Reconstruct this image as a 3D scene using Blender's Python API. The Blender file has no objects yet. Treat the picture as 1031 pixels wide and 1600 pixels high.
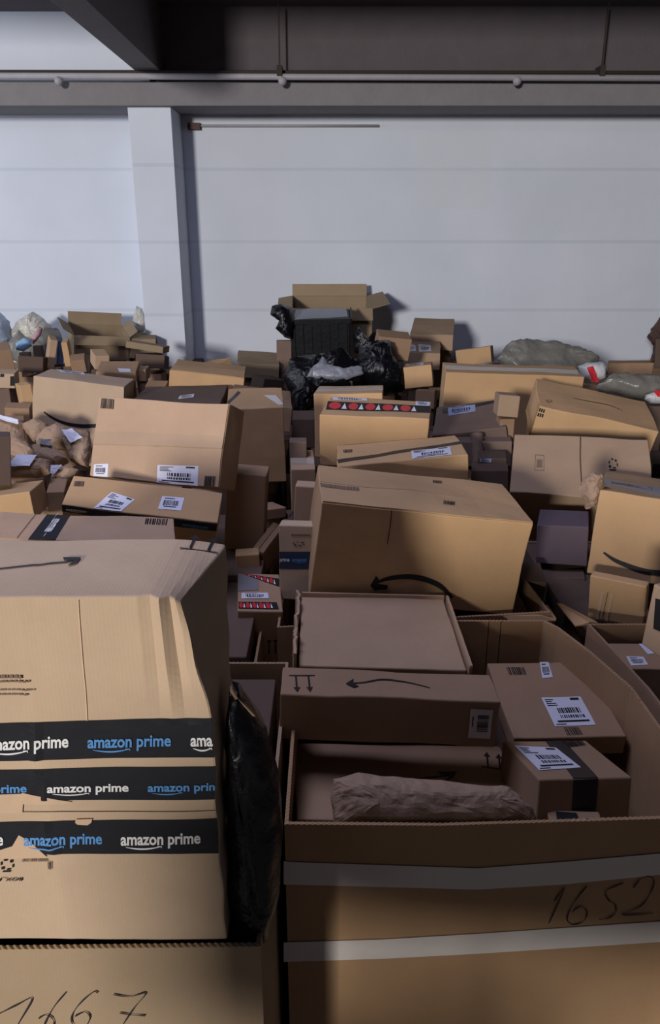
import bpy, bmesh, math, random
from mathutils import Vector, Euler, Matrix, noise
random.seed(11); noise.seed_set(7)
scene = bpy.context.scene
COL = scene.collection
# ------------------------------------------------------------------ camera, light, exposure
cam_d = bpy.data.cameras.new('camera'); cam = bpy.data.objects.new('camera', cam_d); COL.objects.link(cam)
cam.location = (0, 0, 2.15); cam.rotation_euler = (math.radians(70), 0, 0)
cam_d.sensor_fit = 'VERTICAL'; cam_d.sensor_height = 36; cam_d.lens = 27; cam_d.clip_start = .02
scene.camera = cam
world = bpy.data.worlds.new('world'); scene.world = world; world.use_nodes = True
wb = world.node_tree.nodes['Background']; wb.inputs[0].default_value = (.62, .68, 1.0, 1); wb.inputs[1].default_value = .03
def area(name, loc, target, sx, sy, energy, col):
    l = bpy.data.lights.new(name, 'AREA'); l.shape = 'RECTANGLE'; l.size = sx; l.size_y = sy; l.energy = energy; l.color = col
    o = bpy.data.objects.new(name, l); COL.objects.link(o); o.location = loc
    o.rotation_euler = (Vector(target) - Vector(loc)).to_track_quat('-Z', 'Y').to_euler(); return o
area('doorway_daylight', (-5.6, -13.0, 4.35), (0, 3, 1.3), 1.5, 1.5, 2150, (1.0, .94, .90))
area('skylight_daylight', (-1.0, 2.0, 4.1), (-.9, 2.05, 0), 1.6, 1.0, 52, (.66, .68, 1.0))
area('side_window_daylight', (-5.4, 4.9, 2.9), (1.8, 7.0, 2.0), 1.8, 1.4, 55, (.78, .84, 1.0))
scene.view_settings.view_transform = 'Standard'; scene.view_settings.look = 'None'
scene.view_settings.exposure = 0; scene.view_settings.gamma = 1; scene.view_settings.use_curve_mapping = False

# ------------------------------------------------------------------ materials
MATS = {}
def mat(name, col, rough=.85, spec=.25, kind='plain', var=.12, bump=.2, alpha=1.0):
    if name in MATS: return MATS[name]
    m = bpy.data.materials.new(name); m.use_nodes = True; nt = m.node_tree; N = nt.nodes; L = nt.links
    b = N['Principled BSDF']; b.inputs['Roughness'].default_value = rough; b.inputs['Specular IOR Level'].default_value = spec
    tc = N.new('ShaderNodeTexCoord'); n = N.new('ShaderNodeTexNoise'); n.inputs['Scale'].default_value = 9; n.inputs['Detail'].default_value = 6
    L.new(tc.outputs['Object'], n.inputs['Vector'])
    mx = N.new('ShaderNodeMix'); mx.data_type = 'RGBA'
    mx.inputs['A'].default_value = (*[c * (1 - var) for c in col], 1); mx.inputs['B'].default_value = (*[min(1, c * (1 + var)) for c in col], 1)
    L.new(n.outputs['Fac'], mx.inputs['Factor']); out = mx.outputs['Result']
    bp = N.new('ShaderNodeBump'); bp.inputs['Strength'].default_value = bump; bp.inputs['Distance'].default_value = .01
    if kind == 'card':
        # fibres, faint corrugation ribs, small scuffs
        f = N.new('ShaderNodeTexNoise'); f.inputs['Scale'].default_value = 140; f.inputs['Detail'].default_value = 3
        L.new(tc.outputs['Object'], f.inputs['Vector'])
        w = N.new('ShaderNodeTexWave'); w.bands_direction = 'X'; w.inputs['Scale'].default_value = 60; w.inputs['Distortion'].default_value = .6; w.inputs['Detail'].default_value = 1
        L.new(tc.outputs['Object'], w.inputs['Vector'])
        m2 = N.new('ShaderNodeMix'); m2.data_type = 'RGBA'; m2.blend_type = 'MULTIPLY'; m2.inputs['Factor'].default_value = .10
        L.new(out, m2.inputs['A']); L.new(f.outputs['Color'], m2.inputs['B']); 
        m3 = N.new('ShaderNodeMix'); m3.data_type = 'RGBA'; m3.blend_type = 'MULTIPLY'; m3.inputs['Factor'].default_value = .006
        L.new(m2.outputs['Result'], m3.inputs['A']); L.new(w.outputs['Color'], m3.inputs['B'])
        oi = N.new('ShaderNodeObjectInfo'); hs = N.new('ShaderNodeHueSaturation'); mr = N.new('ShaderNodeMapRange')
        mr.inputs['To Min'].default_value = .90; mr.inputs['To Max'].default_value = 1.08
        L.new(oi.outputs['Random'], mr.inputs['Value']); L.new(mr.outputs['Result'], hs.inputs['Value']); L.new(m3.outputs['Result'], hs.inputs['Color'])
        out = hs.outputs['Color']
        ad = N.new('ShaderNodeMath'); ad.operation = 'MULTIPLY_ADD'; ad.inputs[1].default_value = .035
        L.new(w.outputs['Fac'], ad.inputs[0]); L.new(n.outputs['Fac'], ad.inputs[2]); L.new(ad.outputs[0], bp.inputs['Height'])
    else:
        n2 = N.new('ShaderNodeTexNoise'); n2.inputs['Scale'].default_value = 35; n2.inputs['Detail'].default_value = 4
        L.new(tc.outputs['Object'], n2.inputs['Vector']); L.new(n2.outputs['Fac'], bp.inputs['Height'])
    L.new(out, b.inputs['Base Color']); L.new(bp.outputs['Normal'], b.inputs['Normal'])
    if alpha < 1: b.inputs['Alpha'].default_value = alpha
    MATS[name] = m; return m
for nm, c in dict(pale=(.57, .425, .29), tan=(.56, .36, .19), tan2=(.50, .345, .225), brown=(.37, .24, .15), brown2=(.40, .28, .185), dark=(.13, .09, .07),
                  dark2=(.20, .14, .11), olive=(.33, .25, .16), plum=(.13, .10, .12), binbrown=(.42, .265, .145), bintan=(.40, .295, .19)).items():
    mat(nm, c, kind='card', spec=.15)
mat('pale_flat', (.60, .43, .29)); mat('kraft', (.36, .245, .165), .7, kind='plain', bump=.5); mat('kraft2', (.36, .25, .17), .7, bump=.5)
mat('ink', (.018, .016, .018), .6); mat('pen', (.03, .028, .03), .6); mat('seamdark', (.10, .065, .045)); mat('crease', (.70, .52, .36)); mat('inkfaint', (.20, .14, .10))
mat('blacktape', (.014, .015, .019), .42, .4, bump=.08); mat('navytape', (.03, .045, .09), .4, .4); mat('whitetape', (.70, .65, .60), .5, .4, bump=.1)
mat('greytape', (.22, .22, .24), .35, .5); mat('cleartape', (.42, .36, .29), .22, .6); mat('greyrim', (.26, .28, .33), .4)
mat('white', (.80, .80, .80), .5, var=.02); mat('blue', (.11, .30, .62), .5, var=.02); mat('red', (.62, .03, .04), .45)
mat('label', (.70, .72, .82), .45, var=.03, bump=.05); mat('bluelabel', (.30, .36, .55), .45); mat('black', (.006, .006, .008), .5); mat('navy', (.08, .12, .22))
mat('tantape', (.43, .30, .20), .5, .3); mat('blackfilm', (.004, .004, .006), .33, .35, bump=.6); mat('greyfilm', (.22, .23, .27), .35, .5, bump=.5); mat('clearfilm', (.22, .215, .19), .28, .5, bump=.6, alpha=.8)
mat('whitefilm', (.62, .64, .66), .35, .5, bump=.4); mat('cream', (.55, .54, .48), .35, .5, bump=.4); mat('paleblue', (.42, .52, .68), .35, .5, bump=.4)
mat('bluefilm', (.28, .48, .72), .4); mat('pinkfilm', (.45, .28, .30), .5); mat('darkbrown', (.09, .05, .04), .6, bump=.6); mat('steel', (.38, .37, .40), .5)
mat('beam', (.23, .22, .23), .9, bump=.3); mat('uppershade', (.12, .105, .115), .9, bump=.3); mat('floor', (.20, .19, .18), .8, bump=.3); mat('dimbrown', (.05, .04, .035))

def wall_material():
    m = bpy.data.materials.new('painted_blockwork'); m.use_nodes = True; nt = m.node_tree; N = nt.nodes; L = nt.links
    b = N['Principled BSDF']; b.inputs['Roughness'].default_value = .8; b.inputs['Specular IOR Level'].default_value = .15
    tc = N.new('ShaderNodeTexCoord'); sp = N.new('ShaderNodeSeparateXYZ'); L.new(tc.outputs['Object'], sp.inputs[0])
    def math_(op, a, bb=None, c=None):
        n = N.new('ShaderNodeMath'); n.operation = op
        for i, v in enumerate((a, bb, c)):
            if v is None: continue
            if isinstance(v, (int, float)): n.inputs[i].default_value = v
            else: L.new(v, n.inputs[i])
        return n.outputs[0]
    # horizontal panel joints every 0.57 m
    fr = math_('FRACT', math_('DIVIDE', math_('ADD', sp.outputs['Z'], -.08), .57))
    dist = math_('ABSOLUTE', math_('SUBTRACT', fr, .5)); joint = math_('LESS_THAN', dist, .022)
    ns = N.new('ShaderNodeTexNoise'); ns.inputs['Scale'].default_value = 1.3; ns.inputs['Detail'].default_value = 8; L.new(tc.outputs['Object'], ns.inputs['Vector'])
    r = N.new('ShaderNodeValToRGB'); r.color_ramp.elements[0].position = .3; r.color_ramp.elements[0].color = (.62, .67, .75, 1)
    r.color_ramp.elements[1].position = .75; r.color_ramp.elements[1].color = (.69, .74, .83, 1); L.new(ns.outputs['Fac'], r.inputs[0])
    mx = N.new('ShaderNodeMix'); mx.data_type = 'RGBA'; mx.blend_type = 'MULTIPLY'; mx.inputs['B'].default_value = (.90, .91, .92, 1)
    L.new(joint, mx.inputs['Factor']); L.new(r.outputs[0], mx.inputs['A'])
    # rough repaired plaster patch, warmer than the paint
    px = math_('LESS_THAN', math_('ABSOLUTE', math_('SUBTRACT', sp.outputs['X'], 1.03)), .32); pz = math_('LESS_THAN', math_('ABSOLUTE', math_('SUBTRACT', sp.outputs['Z'], 2.63)), .3)
    n2 = N.new('ShaderNodeTexNoise'); n2.inputs['Scale'].default_value = 5; n2.inputs['Detail'].default_value = 8; L.new(tc.outputs['Object'], n2.inputs['Vector'])
    pt = math_('MULTIPLY', math_('MULTIPLY', px, pz), math_('MULTIPLY', n2.outputs['Fac'], .55))
    m2 = N.new('ShaderNodeMix'); m2.data_type = 'RGBA'; m2.inputs['B'].default_value = (.66, .67, .68, 1); L.new(pt, m2.inputs['Factor']); L.new(mx.outputs['Result'], m2.inputs['A'])
    L.new(m2.outputs['Result'], b.inputs['Base Color'])
    bp = N.new('ShaderNodeBump'); bp.inputs['Strength'].default_value = .25; bp.inputs['Distance'].default_value = .02
    L.new(math_('ADD', n2.outputs['Fac'], math_('MULTIPLY', joint, -1.0)), bp.inputs['Height']); L.new(bp.outputs['Normal'], b.inputs['Normal'])
    MATS['wall'] = m
wall_material()

# ------------------------------------------------------------------ helpers
def link(name, bm, m, parent=None, smooth=False):
    me = bpy.data.meshes.new(name); bm.normal_update(); bm.to_mesh(me); bm.free(); me.materials.append(MATS[m])
    if smooth:
        for p in me.polygons: p.use_smooth = True
    o = bpy.data.objects.new(name, me); COL.objects.link(o)
    if parent is not None: o.parent = parent
    return o
def tag(o, label=None, cat=None, group=None, kind=None):
    if label: o['label'] = label
    if cat: o['category'] = cat
    if group: o['group'] = group
    if kind: o['kind'] = kind
    return o
def thing(name, loc, rot, label, cat, group=None):
    o = bpy.data.objects.new(name, None); o.empty_display_size = .05; COL.objects.link(o); o.location = loc; o.rotation_euler = rot
    return tag(o, label, cat, group)
def add_box(bm, lo, hi, M=None):
    vs = bmesh.ops.create_cube(bm, size=1)['verts']
    for v in vs:
        v.co = Vector([(a + b) / 2 + c * (b - a) for a, b, c in zip(lo, hi, v.co)])
        if M is not None: v.co = M @ v.co
    return vs
def box_obj(name, lo, hi, m, parent=None, bev=0):
    bm = bmesh.new(); add_box(bm, lo, hi)
    if bev: bmesh.ops.bevel(bm, geom=list(bm.edges), offset=bev, segments=2, affect='EDGES', profile=.5)
    return link(name, bm, m, parent)
def tube(bm, a, b, r, n=12):
    a, b = Vector(a), Vector(b); d = b - a
    M = Matrix.Translation((a + b) / 2) @ d.to_track_quat('Z', 'Y').to_matrix().to_4x4()
    bmesh.ops.create_cone(bm, cap_ends=True, segments=n, radius1=r, radius2=r, depth=d.length, matrix=M)

# ------------------------------------------------------------------ the building
tag(box_obj('floor', (-6, -8, -.1), (6, 7.3, 0), 'floor'), kind='structure')
tag(box_obj('wall_back', (-6, 7.0, 0), (6, 7.25, 3.26), 'wall'), kind='structure')
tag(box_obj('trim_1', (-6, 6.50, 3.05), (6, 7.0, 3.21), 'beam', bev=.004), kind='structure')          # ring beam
tag(box_obj('trim_2', (-1.545, 6.56, 0), (-1.215, 7.0, 3.05), 'wall', bev=.004), kind='structure')      # column
tag(box_obj('trim_3', (-1.45, 4.35, 3.28), (-1.26, 6.9, 3.9), 'beam', bev=.004), kind='structure')       # rafter
tag(box_obj('wall_upper_left', (-6, 6.75, 3.21), (-1.4, 7.0, 3.9), 'wall'), kind='structure')
tag(box_obj('wall_upper_right', (-1.3, 6.60, 3.21), (6, 7.0, 3.9), 'uppershade'), kind='structure')  # upper wall and ceiling carry their shade in a darker colour
tag(box_obj('ceiling', (-6, 3.9, 3.72), (6, 7.25, 3.9), 'uppershade'), kind='structure')
t = thing('ceiling_pipe', (0, 6.42, 3.2), (0, 0, 0), 'thin pale pipe running along the beam above the whole back wall', 'pipe')
bm = bmesh.new(); tube(bm, (-5.8, 0, .045), (5.8, 0, .01), .022); link('pipe', bm, 'steel', t, True)
bm = bmesh.new(); tube(bm, (-5.8, .05, .075), (5.8, .05, .06), .013); link('cable', bm, 'dimbrown', t, True)
for x in (-.37, 2.0):
    bm = bmesh.new(); add_box(bm, (x - .02, -.03, .03), (x + .02, .1, .10)); add_box(bm, (x - .006, 0, .1), (x + .006, .012, .5)); link('hanger', bm, 'dimbrown', t)
for x in (-2.0, -.35, 1.38):
    bm = bmesh.new(); bmesh.ops.create_uvsphere(bm, u_segments=12, v_segments=8, radius=.032); bmesh.ops.translate(bm, verts=bm.verts, vec=(x, -.01, .0)); link('clamp', bm, 'steel', t, True)
t = thing('conduit', (0, 6.985, 2.97), (0, 0, 0), 'thin dark conduit along the top of the white wall right of the column', 'pipe')
bm = bmesh.new(); tube(bm, (-1.1, 0, 0), (.4, 0, 0), .010); link('tube', bm, 'steel', t, True)
bm = bmesh.new(); add_box(bm, (-1.16, -.03, -.03), (-1.06, .01, .02)); link('junction', bm, 'darkbrown', t)

BOXES = [
{'name': 'cardboard_box', 'mat': 'pale', 'p': [-0.56, 0.955, 1.44], 'r': [0.0, 0.0, 0.0], 'd': [0.81, 0.19, 0.57], 'label': 'large upright tan carton in the left foreground wrapped with three black branded tapes', 'cat': 'box', 'group': None, 'dec': [['tape', 'F', [[0.0212, 0.0984], [0.404, 0.1064], [0.404, 0.0453], [0.0105, 0.039]], 'blacktape', 12], ['tape', 'F', [[0.0078, 0.0244], [0.404, 0.0307], [0.404, -0.0227], [-0.0019, -0.0292]], 'blacktape', 12], ['tape', 'F', [[-0.0089, -0.0679], [0.404, -0.0556], [0.404, -0.1167], [-0.019, -0.1236]], 'blacktape', 12], ['text', 'F', [[0.1014, 0.0792], [0.2128, 0.0832], [0.2098, 0.0577], [0.0975, 0.0536]], 'amazon prime', 'white'], ['text', 'F', [[0.2381, 0.0812], [0.3491, 0.0832], [0.3474, 0.0587], [0.2354, 0.0556]], 'amazon prime', 'blue'], ['text', 'F', [[0.3747, 0.0832], [0.404, 0.0843], [0.404, 0.0587], [0.3731, 0.0577]], 'ama', 'white'], ['text', 'F', [[0.0371, 0.0021], [0.1467, 0.0042], [0.1441, -0.0151], [0.0338, -0.0173]], 'amazon prime', 'blue'], ['text', 'F', [[0.1745, 0.0021], [0.2868, 0.0053], [0.2852, -0.013], [0.1722, -0.0162]], 'amazon prime', 'white'], ['text', 'F', [[0.313, 0.0053], [0.404, 0.0074], [0.404, -0.0097], [0.3115, -0.013]], 'amazon prin', 'blue'], ['text', 'F', [[-0.0101, -0.0847], [0.102, -0.0814], [0.098, -0.1087], [-0.0153, -0.1133]], 'amazon prime', 'white'], ['text', 'F', [[0.1304, -0.0836], [0.2414, -0.0802], [0.2388, -0.1064], [0.1267, -0.111]], 'amazon prime', 'blue'], ['text', 'F', [[0.2675, -0.0802], [0.3801, -0.0757], [0.3785, -0.1029], [0.2648, -0.1087]], 'amazon prime', 'white'], ['poly', 'F', [[0.0001, -0.0184], [0.1373, -0.014], [0.1365, -0.0325], [0.1335, -0.0479], [-0.0053, -0.0479]], 'pale_flat', 'torn_paper'], ['poly', 'F', [[0.1375, -0.0119], [0.1553, -0.0173], [0.1861, -0.0249], [0.206, -0.0281], [0.1923, -0.0325], [0.1568, -0.0325], [0.1356, -0.0325]], 'pale_flat', 'torn_paper'], ['poly', 'F', [[0.2056, -0.0634], [0.2071, -0.0579], [0.2304, -0.0567], [0.2279, -0.0634], [0.2221, -0.0679], [0.2079, -0.0668]], 'pale_flat', 'torn_paper'], ['poly', 'F', [[0.0534, -0.1271], [0.111, -0.1064], [0.1228, -0.087], [0.135, -0.0961], [0.1467, -0.111], [0.1585, -0.1248], [0.1079, -0.1283]], 'pale_flat', 'torn_paper'], ['ribbon', 'F', [[0.0125, -0.0479, 0.00089], [0.1907, -0.0457, 0.00089], [0.2797, -0.0446, 0.00089], [0.3687, -0.0424, 0.00089], [0.404, -0.0413, 0.00089]], 'seamdark', 'seam'], ['ribbon', 'F', [[0.247, 0.2819, 0.00127], [0.2442, 0.2425, 0.00129], [0.2423, 0.1963, 0.00131], [0.2412, 0.1486, 0.00133], [0.2388, 0.1034, 0.00135]], 'crease', 'crease'], ['print', 'F', [[0.0682, 0.1755], [0.1632, 0.1755], [0.1622, 0.1679], [0.067, 0.1679]], 'line'], ['print', 'F', [[0.0666, 0.166], [0.1729, 0.1679], [0.1723, 0.1631], [0.066, 0.1622]], 'line'], ['print', 'F', [[0.0647, 0.1544], [0.1778, 0.1544], [0.1773, 0.1506], [0.064, 0.1506]], 'line'], ['print', 'F', [[0.0635, 0.1477], [0.1677, 0.1477], [0.1672, 0.1438], [0.0629, 0.1438]], 'line'], ['print', 'F', [[0.0895, -0.1294], [0.1096, -0.1294], [0.1063, -0.1529], [0.0861, -0.1529]], 'symbol'], ['print', 'F', [[0.1214, -0.1294], [0.159, -0.1283], [0.1581, -0.1353], [0.1205, -0.1364]], 'line'], ['print', 'F', [[0.1584, -0.1329], [0.1639, -0.1329], [0.1622, -0.147], [0.1567, -0.147]], 'barcode'], ['text', 'F', [[0.1169, -0.1695], [0.0651, -0.1695], [0.0662, -0.1623], [0.1179, -0.1623]], 'BOX_N10', 'ink'], ['smile', 'T', [[0.0687, -0.0195, 0.00171], [0.1002, -0.0133, 0.00343], [0.1313, -0.0049, 0.00433], [0.1629, 0.0037, 0.00436], [0.1913, 0.0101, 0.00438], [0.2136, 0.0145, 0.00264]], 'ink'], ['poly', 'T', [[0.1889, 0.0255], [0.2137, 0.0255], [0.2145, 0.0058], [0.2042, -0.0027], [0.2083, 0.0145], [0.1919, 0.0189]], 'ink', 'smile_logo'], ['arrowsT', 'T', [[0.3452, 0.06], [0.402, 0.06]], 'ink']], 'key': 'tapebox', 'crush': 1},
{'name': 'cardboard_box', 'mat': 'tan', 'p': [0.2422, 2.1353, 1.2907], 'r': [0.0174, 0.1239, 0.055], 'd': [0.5863, 0.336, 0.2858], 'label': 'big plain carton in the middle with a curved black arrow low on its front', 'cat': 'box', 'group': None, 'dec': [['smile', 'F', [[-0.1222, -0.0822, 0.0054], [-0.0918, -0.0652, 0.01079], [-0.0534, -0.0534, 0.01438], [-0.012, -0.0492, 0.0162], [0.0313, -0.0549, 0.01624], [0.0711, -0.0712, 0.0145], [0.1102, -0.102, 0.0073]], 'ink'], ['poly', 'F', [[-0.1288, -0.0869], [-0.1152, -0.0555], [-0.1065, -0.0646], [-0.1081, -0.0788], [-0.0783, -0.0819], [-0.0801, -0.0942], [-0.116, -0.0998]], 'ink', 'smile_logo'], ['print', 'T', [[-0.2922, -0.0159], [-0.1794, -0.0072], [-0.1834, -0.0528], [-0.2922, -0.0609]], 'line'], ['print', 'T', [[0.0567, -0.0632], [0.0914, -0.0586], [0.0845, -0.0919], [0.0503, -0.0963]], 'barcode'], ['print', 'T', [[0.0652, 0.128], [0.0941, 0.1309], [0.0891, 0.1049], [0.0605, 0.1021]], 'barcode'], ['ribbon', 'F', [[-0.1021, 0.1419, 0.00261], [-0.0973, 0.0999, 0.00262], [-0.0956, 0.0426, 0.00265]], 'seamdark', 'seam']], 'seam': 'T'},
{'name': 'cardboard_box', 'mat': 'brown', 'p': [0.1247, 1.4539, 1.1627], 'r': [-0.0545, 0.0482, 0.0016], 'd': [0.4719, 0.1133, 0.1115], 'label': 'long low carton in the open bin with two printed down arrows and a curved line', 'cat': 'box', 'group': None, 'dec': [['arrowsD', 'T', [[-0.2203, 0.0165], [-0.1608, 0.0214]], 'ink'], ['smile', 'T', [[-0.0862, -0.0064, 0.0042], [-0.0508, -0.0008, 0.00562], [-0.0075, 0.014, 0.00567], [0.0418, 0.0096, 0.00566], [0.0902, -0.0116, 0.0028]], 'ink'], ['poly', 'T', [[-0.0933, -0.0097], [-0.0758, 0.0113], [-0.0791, -0.0058], [-0.0656, -0.0185], [-0.077, -0.0249]], 'ink', 'smile_logo'], ['label', 'F', [[0.1738, 0.0377], [0.222, 0.0368], [0.2243, -0.0339], [0.1754, -0.0329]], 'dimtag']]},
{'name': 'cardboard_box', 'mat': 'brown', 'p': [0.1632, 1.3772, 0.8903], 'r': [-0.1279, 0.0868, 0.0897], 'd': [0.5132, 0.2978, 0.25], 'label': 'wide carton lying low in the bin under the paper parcel, printed up arrows on top', 'cat': 'box', 'group': None, 'dec': [['smile', 'T', [[0.0046, 0.0039, 0.00284], [0.0343, 0.007, 0.00427], [0.0649, 0.0129, 0.00573], [0.1047, 0.0189, 0.00432]], 'ink'], ['poly', 'T', [[0.0782, 0.0315], [0.1201, 0.0325], [0.1049, 0.0085], [0.0846, -0.0022], [0.1017, 0.0189], [0.0792, 0.0236]], 'ink', 'smile_logo'], ['arrowsU', 'T', [[0.1848, 0.0583], [0.2411, 0.0433]], 'ink']]},
{'name': 'cardboard_box', 'mat': 'brown', 'p': [0.5036, 1.3671, 1.032], 'r': [-0.2433, 0.0899, 0.1458], 'd': [0.2042, 0.1983, 0.0998], 'label': 'small carton with a white label and crossed black tape at the bin edge', 'cat': 'box', 'group': None, 'dec': [['tape', 'T', [[0.0016, 0.0948], [0.0482, 0.0982], [0.0272, -0.0982], [-0.0276, -0.0982]], 'blacktape', 4], ['tape', 'F', [[-0.0277, 0.0475], [0.0269, 0.0489], [0.0264, -0.0235], [-0.0256, -0.0246]], 'blacktape', 4], ['label', 'T', [[-0.0865, 0.0691], [0.009, 0.0582], [0.0149, -0.0491], [-0.0846, -0.0597]], 'ship'], ['print', 'T', [[0.04, 0.0934], [0.0898, 0.0952], [0.0874, 0.0695], [0.0439, 0.0604]], 'barcode']]},
{'name': 'cardboard_box', 'mat': 'brown', 'p': [0.5549, 1.6533, 1.0305], 'r': [0.0452, -0.0005, 0.0183], 'd': [0.2633, 0.3095, 0.0508], 'label': 'flat carton tilted in the bin with a large white shipping label', 'cat': 'box', 'group': None, 'dec': [['label', 'T', [[-0.0254, -0.0037], [0.0732, -0.0028], [0.0736, -0.1155], [-0.0242, -0.1161]], 'ship'], ['label', 'T', [[0.0128, 0.1538], [0.0369, 0.1538], [0.0286, 0.0834], [-0.0005, 0.081]], 'small'], ['print', 'T', [[-0.0842, 0.1322], [-0.033, 0.1313], [-0.0345, 0.0989], [-0.0839, 0.0969]], 'barcode'], ['print', 'T', [[-0.0059, -0.1211], [0.0319, -0.1218], [0.0342, -0.1474], [-0.0053, -0.1489]], 'barcode']]},
{'name': 'cardboard_box', 'mat': 'brown', 'p': [0.4923, 1.2378, 1.0164], 'r': [0.0085, -0.0488, -0.0919], 'd': [0.1037, 0.0451, 0.06], 'label': 'tiny carton with dark tape peeping over the right bin rim', 'cat': 'box', 'group': None, 'dec': [['tape', 'T', [[-0.0343, 0.0169], [0.0057, 0.0147], [0.0076, -0.0067], [-0.0363, -0.0083]], 'blacktape', 2]]},
{'name': 'cardboard_box', 'mat': 'tan2', 'p': [0.1209, 1.7472, 1.1575], 'r': [-0.0043, 0.0307, 0.0083], 'd': [0.3955, 0.3715, 0.07], 'label': 'open topped carton with torn side walls in front of the big middle carton', 'cat': 'box', 'group': None, 'dec': [], 'tray': 1},
{'name': 'cardboard_box', 'mat': 'tan2', 'p': [-0.7013, 1.8499, 1.3016], 'r': [0.1056, 0.1138, 0.2168], 'd': [0.563, 0.1418, 0.28], 'label': 'carton just behind the foreground stack with a diagonal black tape band', 'cat': 'box', 'group': None, 'dec': [['tape', 'T', [[-0.0483, 0.0699], [0.0117, 0.0699], [-0.0115, -0.0699], [-0.0729, -0.0699]], 'blacktape', 3], ['text', 'T', [[-0.0501, -0.0691], [-0.0323, -0.0681], [-0.0064, 0.0687], [-0.0232, 0.0699]], 'prime', 'white'], ['print', 'T', [[0.206, 0.0568], [0.2652, 0.061], [0.2613, 0.0257], [0.2046, 0.0258]], 'barcode'], ['ribbon', 'T', [[-0.0751, 0.0699, 0.00169], [-0.0982, -0.0649, 0.00158]], 'seamdark', 'seam']]},
{'name': 'cardboard_box', 'mat': 'tan', 'p': [-0.5561, 2.1663, 1.3696], 'r': [0.3127, 0.1479, 0.0681], 'd': [0.4438, 0.1445, 0.083], 'label': 'flattish carton with two white labels and black tape along its edge', 'cat': 'box', 'group': None, 'dec': [['label', 'T', [[-0.0975, 0.0123], [-0.0242, -0.0114], [-0.0545, -0.0713], [-0.1345, -0.0713]], 'ship'], ['label', 'T', [[0.0478, 0.0187], [0.112, 0.0217], [0.1123, -0.0381], [0.0458, -0.0415]], 'small'], ['tape', 'F', [[-0.2206, 0.04], [0.2209, 0.0368], [0.2209, 0.0079], [-0.2209, 0.0162]], 'blacktape', 6], ['text', 'F', [[-0.2102, 0.0322], [-0.1528, 0.0337], [-0.153, 0.0242], [-0.2108, 0.0204]], 'amazon', 'white'], ['text', 'F', [[0.1211, 0.0288], [0.1955, 0.0277], [0.1964, 0.0132], [0.1217, 0.0144]], 'amazon', 'blue'], ['print', 'T', [[-0.2124, 0.0441], [-0.185, 0.0465], [-0.1828, 0.0208], [-0.21, 0.0185]], 'barcode']]},
{'name': 'cardboard_box', 'mat': 'tan2', 'p': [-0.5358, 2.4476, 1.4985], 'r': [1.1836, -0.0096, -0.3172], 'd': [0.4672, 0.264, 0.12], 'label': 'tall leaning carton on the left with two white stickers near its bottom edge', 'cat': 'box', 'group': None, 'dec': [['tape', 'T', [[-0.2295, 0.0156], [0.2326, 0.0305], [0.2326, -0.0077], [-0.2311, -0.0271]], 'tantape', 6], ['label', 'T', [[-0.2198, -0.0922], [-0.1668, -0.0879], [-0.1657, -0.131], [-0.2187, -0.131]], 'small'], ['label', 'T', [[0.0143, -0.0776], [0.1547, -0.0704], [0.1593, -0.131], [0.0189, -0.131]], 'ship'], ['print', 'T', [[-0.2224, 0.1268], [-0.1759, 0.1251], [-0.1741, 0.0934], [-0.2227, 0.0927]], 'barcode'], ['print', 'T', [[0.1805, -0.0987], [0.2203, -0.0973], [0.2201, -0.131], [0.1804, -0.131]], 'barcode']], 'seam': 'T'},
{'name': 'cardboard_box', 'mat': 'pale', 'p': [-1.2836, 3.9616, 1.2809], 'r': [-0.0423, 0.1398, 0.0751], 'd': [0.4394, 0.3092, 0.3303], 'label': 'pale carton at left with a dark curved smile line on its front', 'cat': 'box', 'group': None, 'dec': [['smile', 'F', [[-0.1647, -0.005, 0.00643], [-0.1139, -0.0347, 0.0129], [-0.0504, -0.0533, 0.01618], [0.0127, -0.0556, 0.01945], [0.0757, -0.0479, 0.01948], [0.1228, -0.0356, 0.01624]], 'ink'], ['label', 'T', [[-0.1888, 0.1536], [-0.0452, 0.1536], [-0.0252, 0.0789], [-0.1409, 0.0696]], 'small']]},
{'name': 'cardboard_box', 'mat': 'dark', 'p': [-1.2418, 2.6808, 1.381], 'r': [-0.078, 0.1174, 0.3864], 'd': [0.157, 0.1343, 0.1787], 'label': 'dark brown carton cut by the left edge of the picture', 'cat': 'box', 'group': None, 'dec': []},
{'name': 'cardboard_box', 'mat': 'tan', 'p': [-1.1807, 2.6336, 1.2249], 'r': [-0.1119, -0.0858, 0.1457], 'd': [0.244, 0.2158, 0.1016], 'label': 'yellowish carton at the left edge beside the black taped cartons', 'cat': 'box', 'group': None, 'dec': []},
{'name': 'cardboard_box', 'mat': 'tan', 'p': [-0.3227, 3.3009, 1.314], 'r': [0.0219, -0.016, 0.0832], 'd': [0.2393, 0.3761, 0.3269], 'label': 'tall narrow carton right of the leaning stickered carton, white torn strip on top', 'cat': 'box', 'group': None, 'dec': [['tape', 'T', [[0.038, 0.0359], [0.0882, 0.0285], [0.1186, -0.146], [0.101, -0.1544]], 'whitetape', 2], ['tape', 'T', [[-0.1186, -0.0625], [-0.0762, 0.1309], [-0.0641, 0.1027], [-0.1122, -0.1121]], 'blacktape', 2]]},
{'name': 'cardboard_box', 'mat': 'brown', 'p': [-0.2872, 2.5096, 1.2539], 'r': [-0.0405, 0.0749, -0.0148], 'd': [0.1333, 0.1319, 0.2707], 'label': 'brown carton standing in the shadowed gap behind the foreground stack', 'cat': 'box', 'group': None, 'dec': []},
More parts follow.
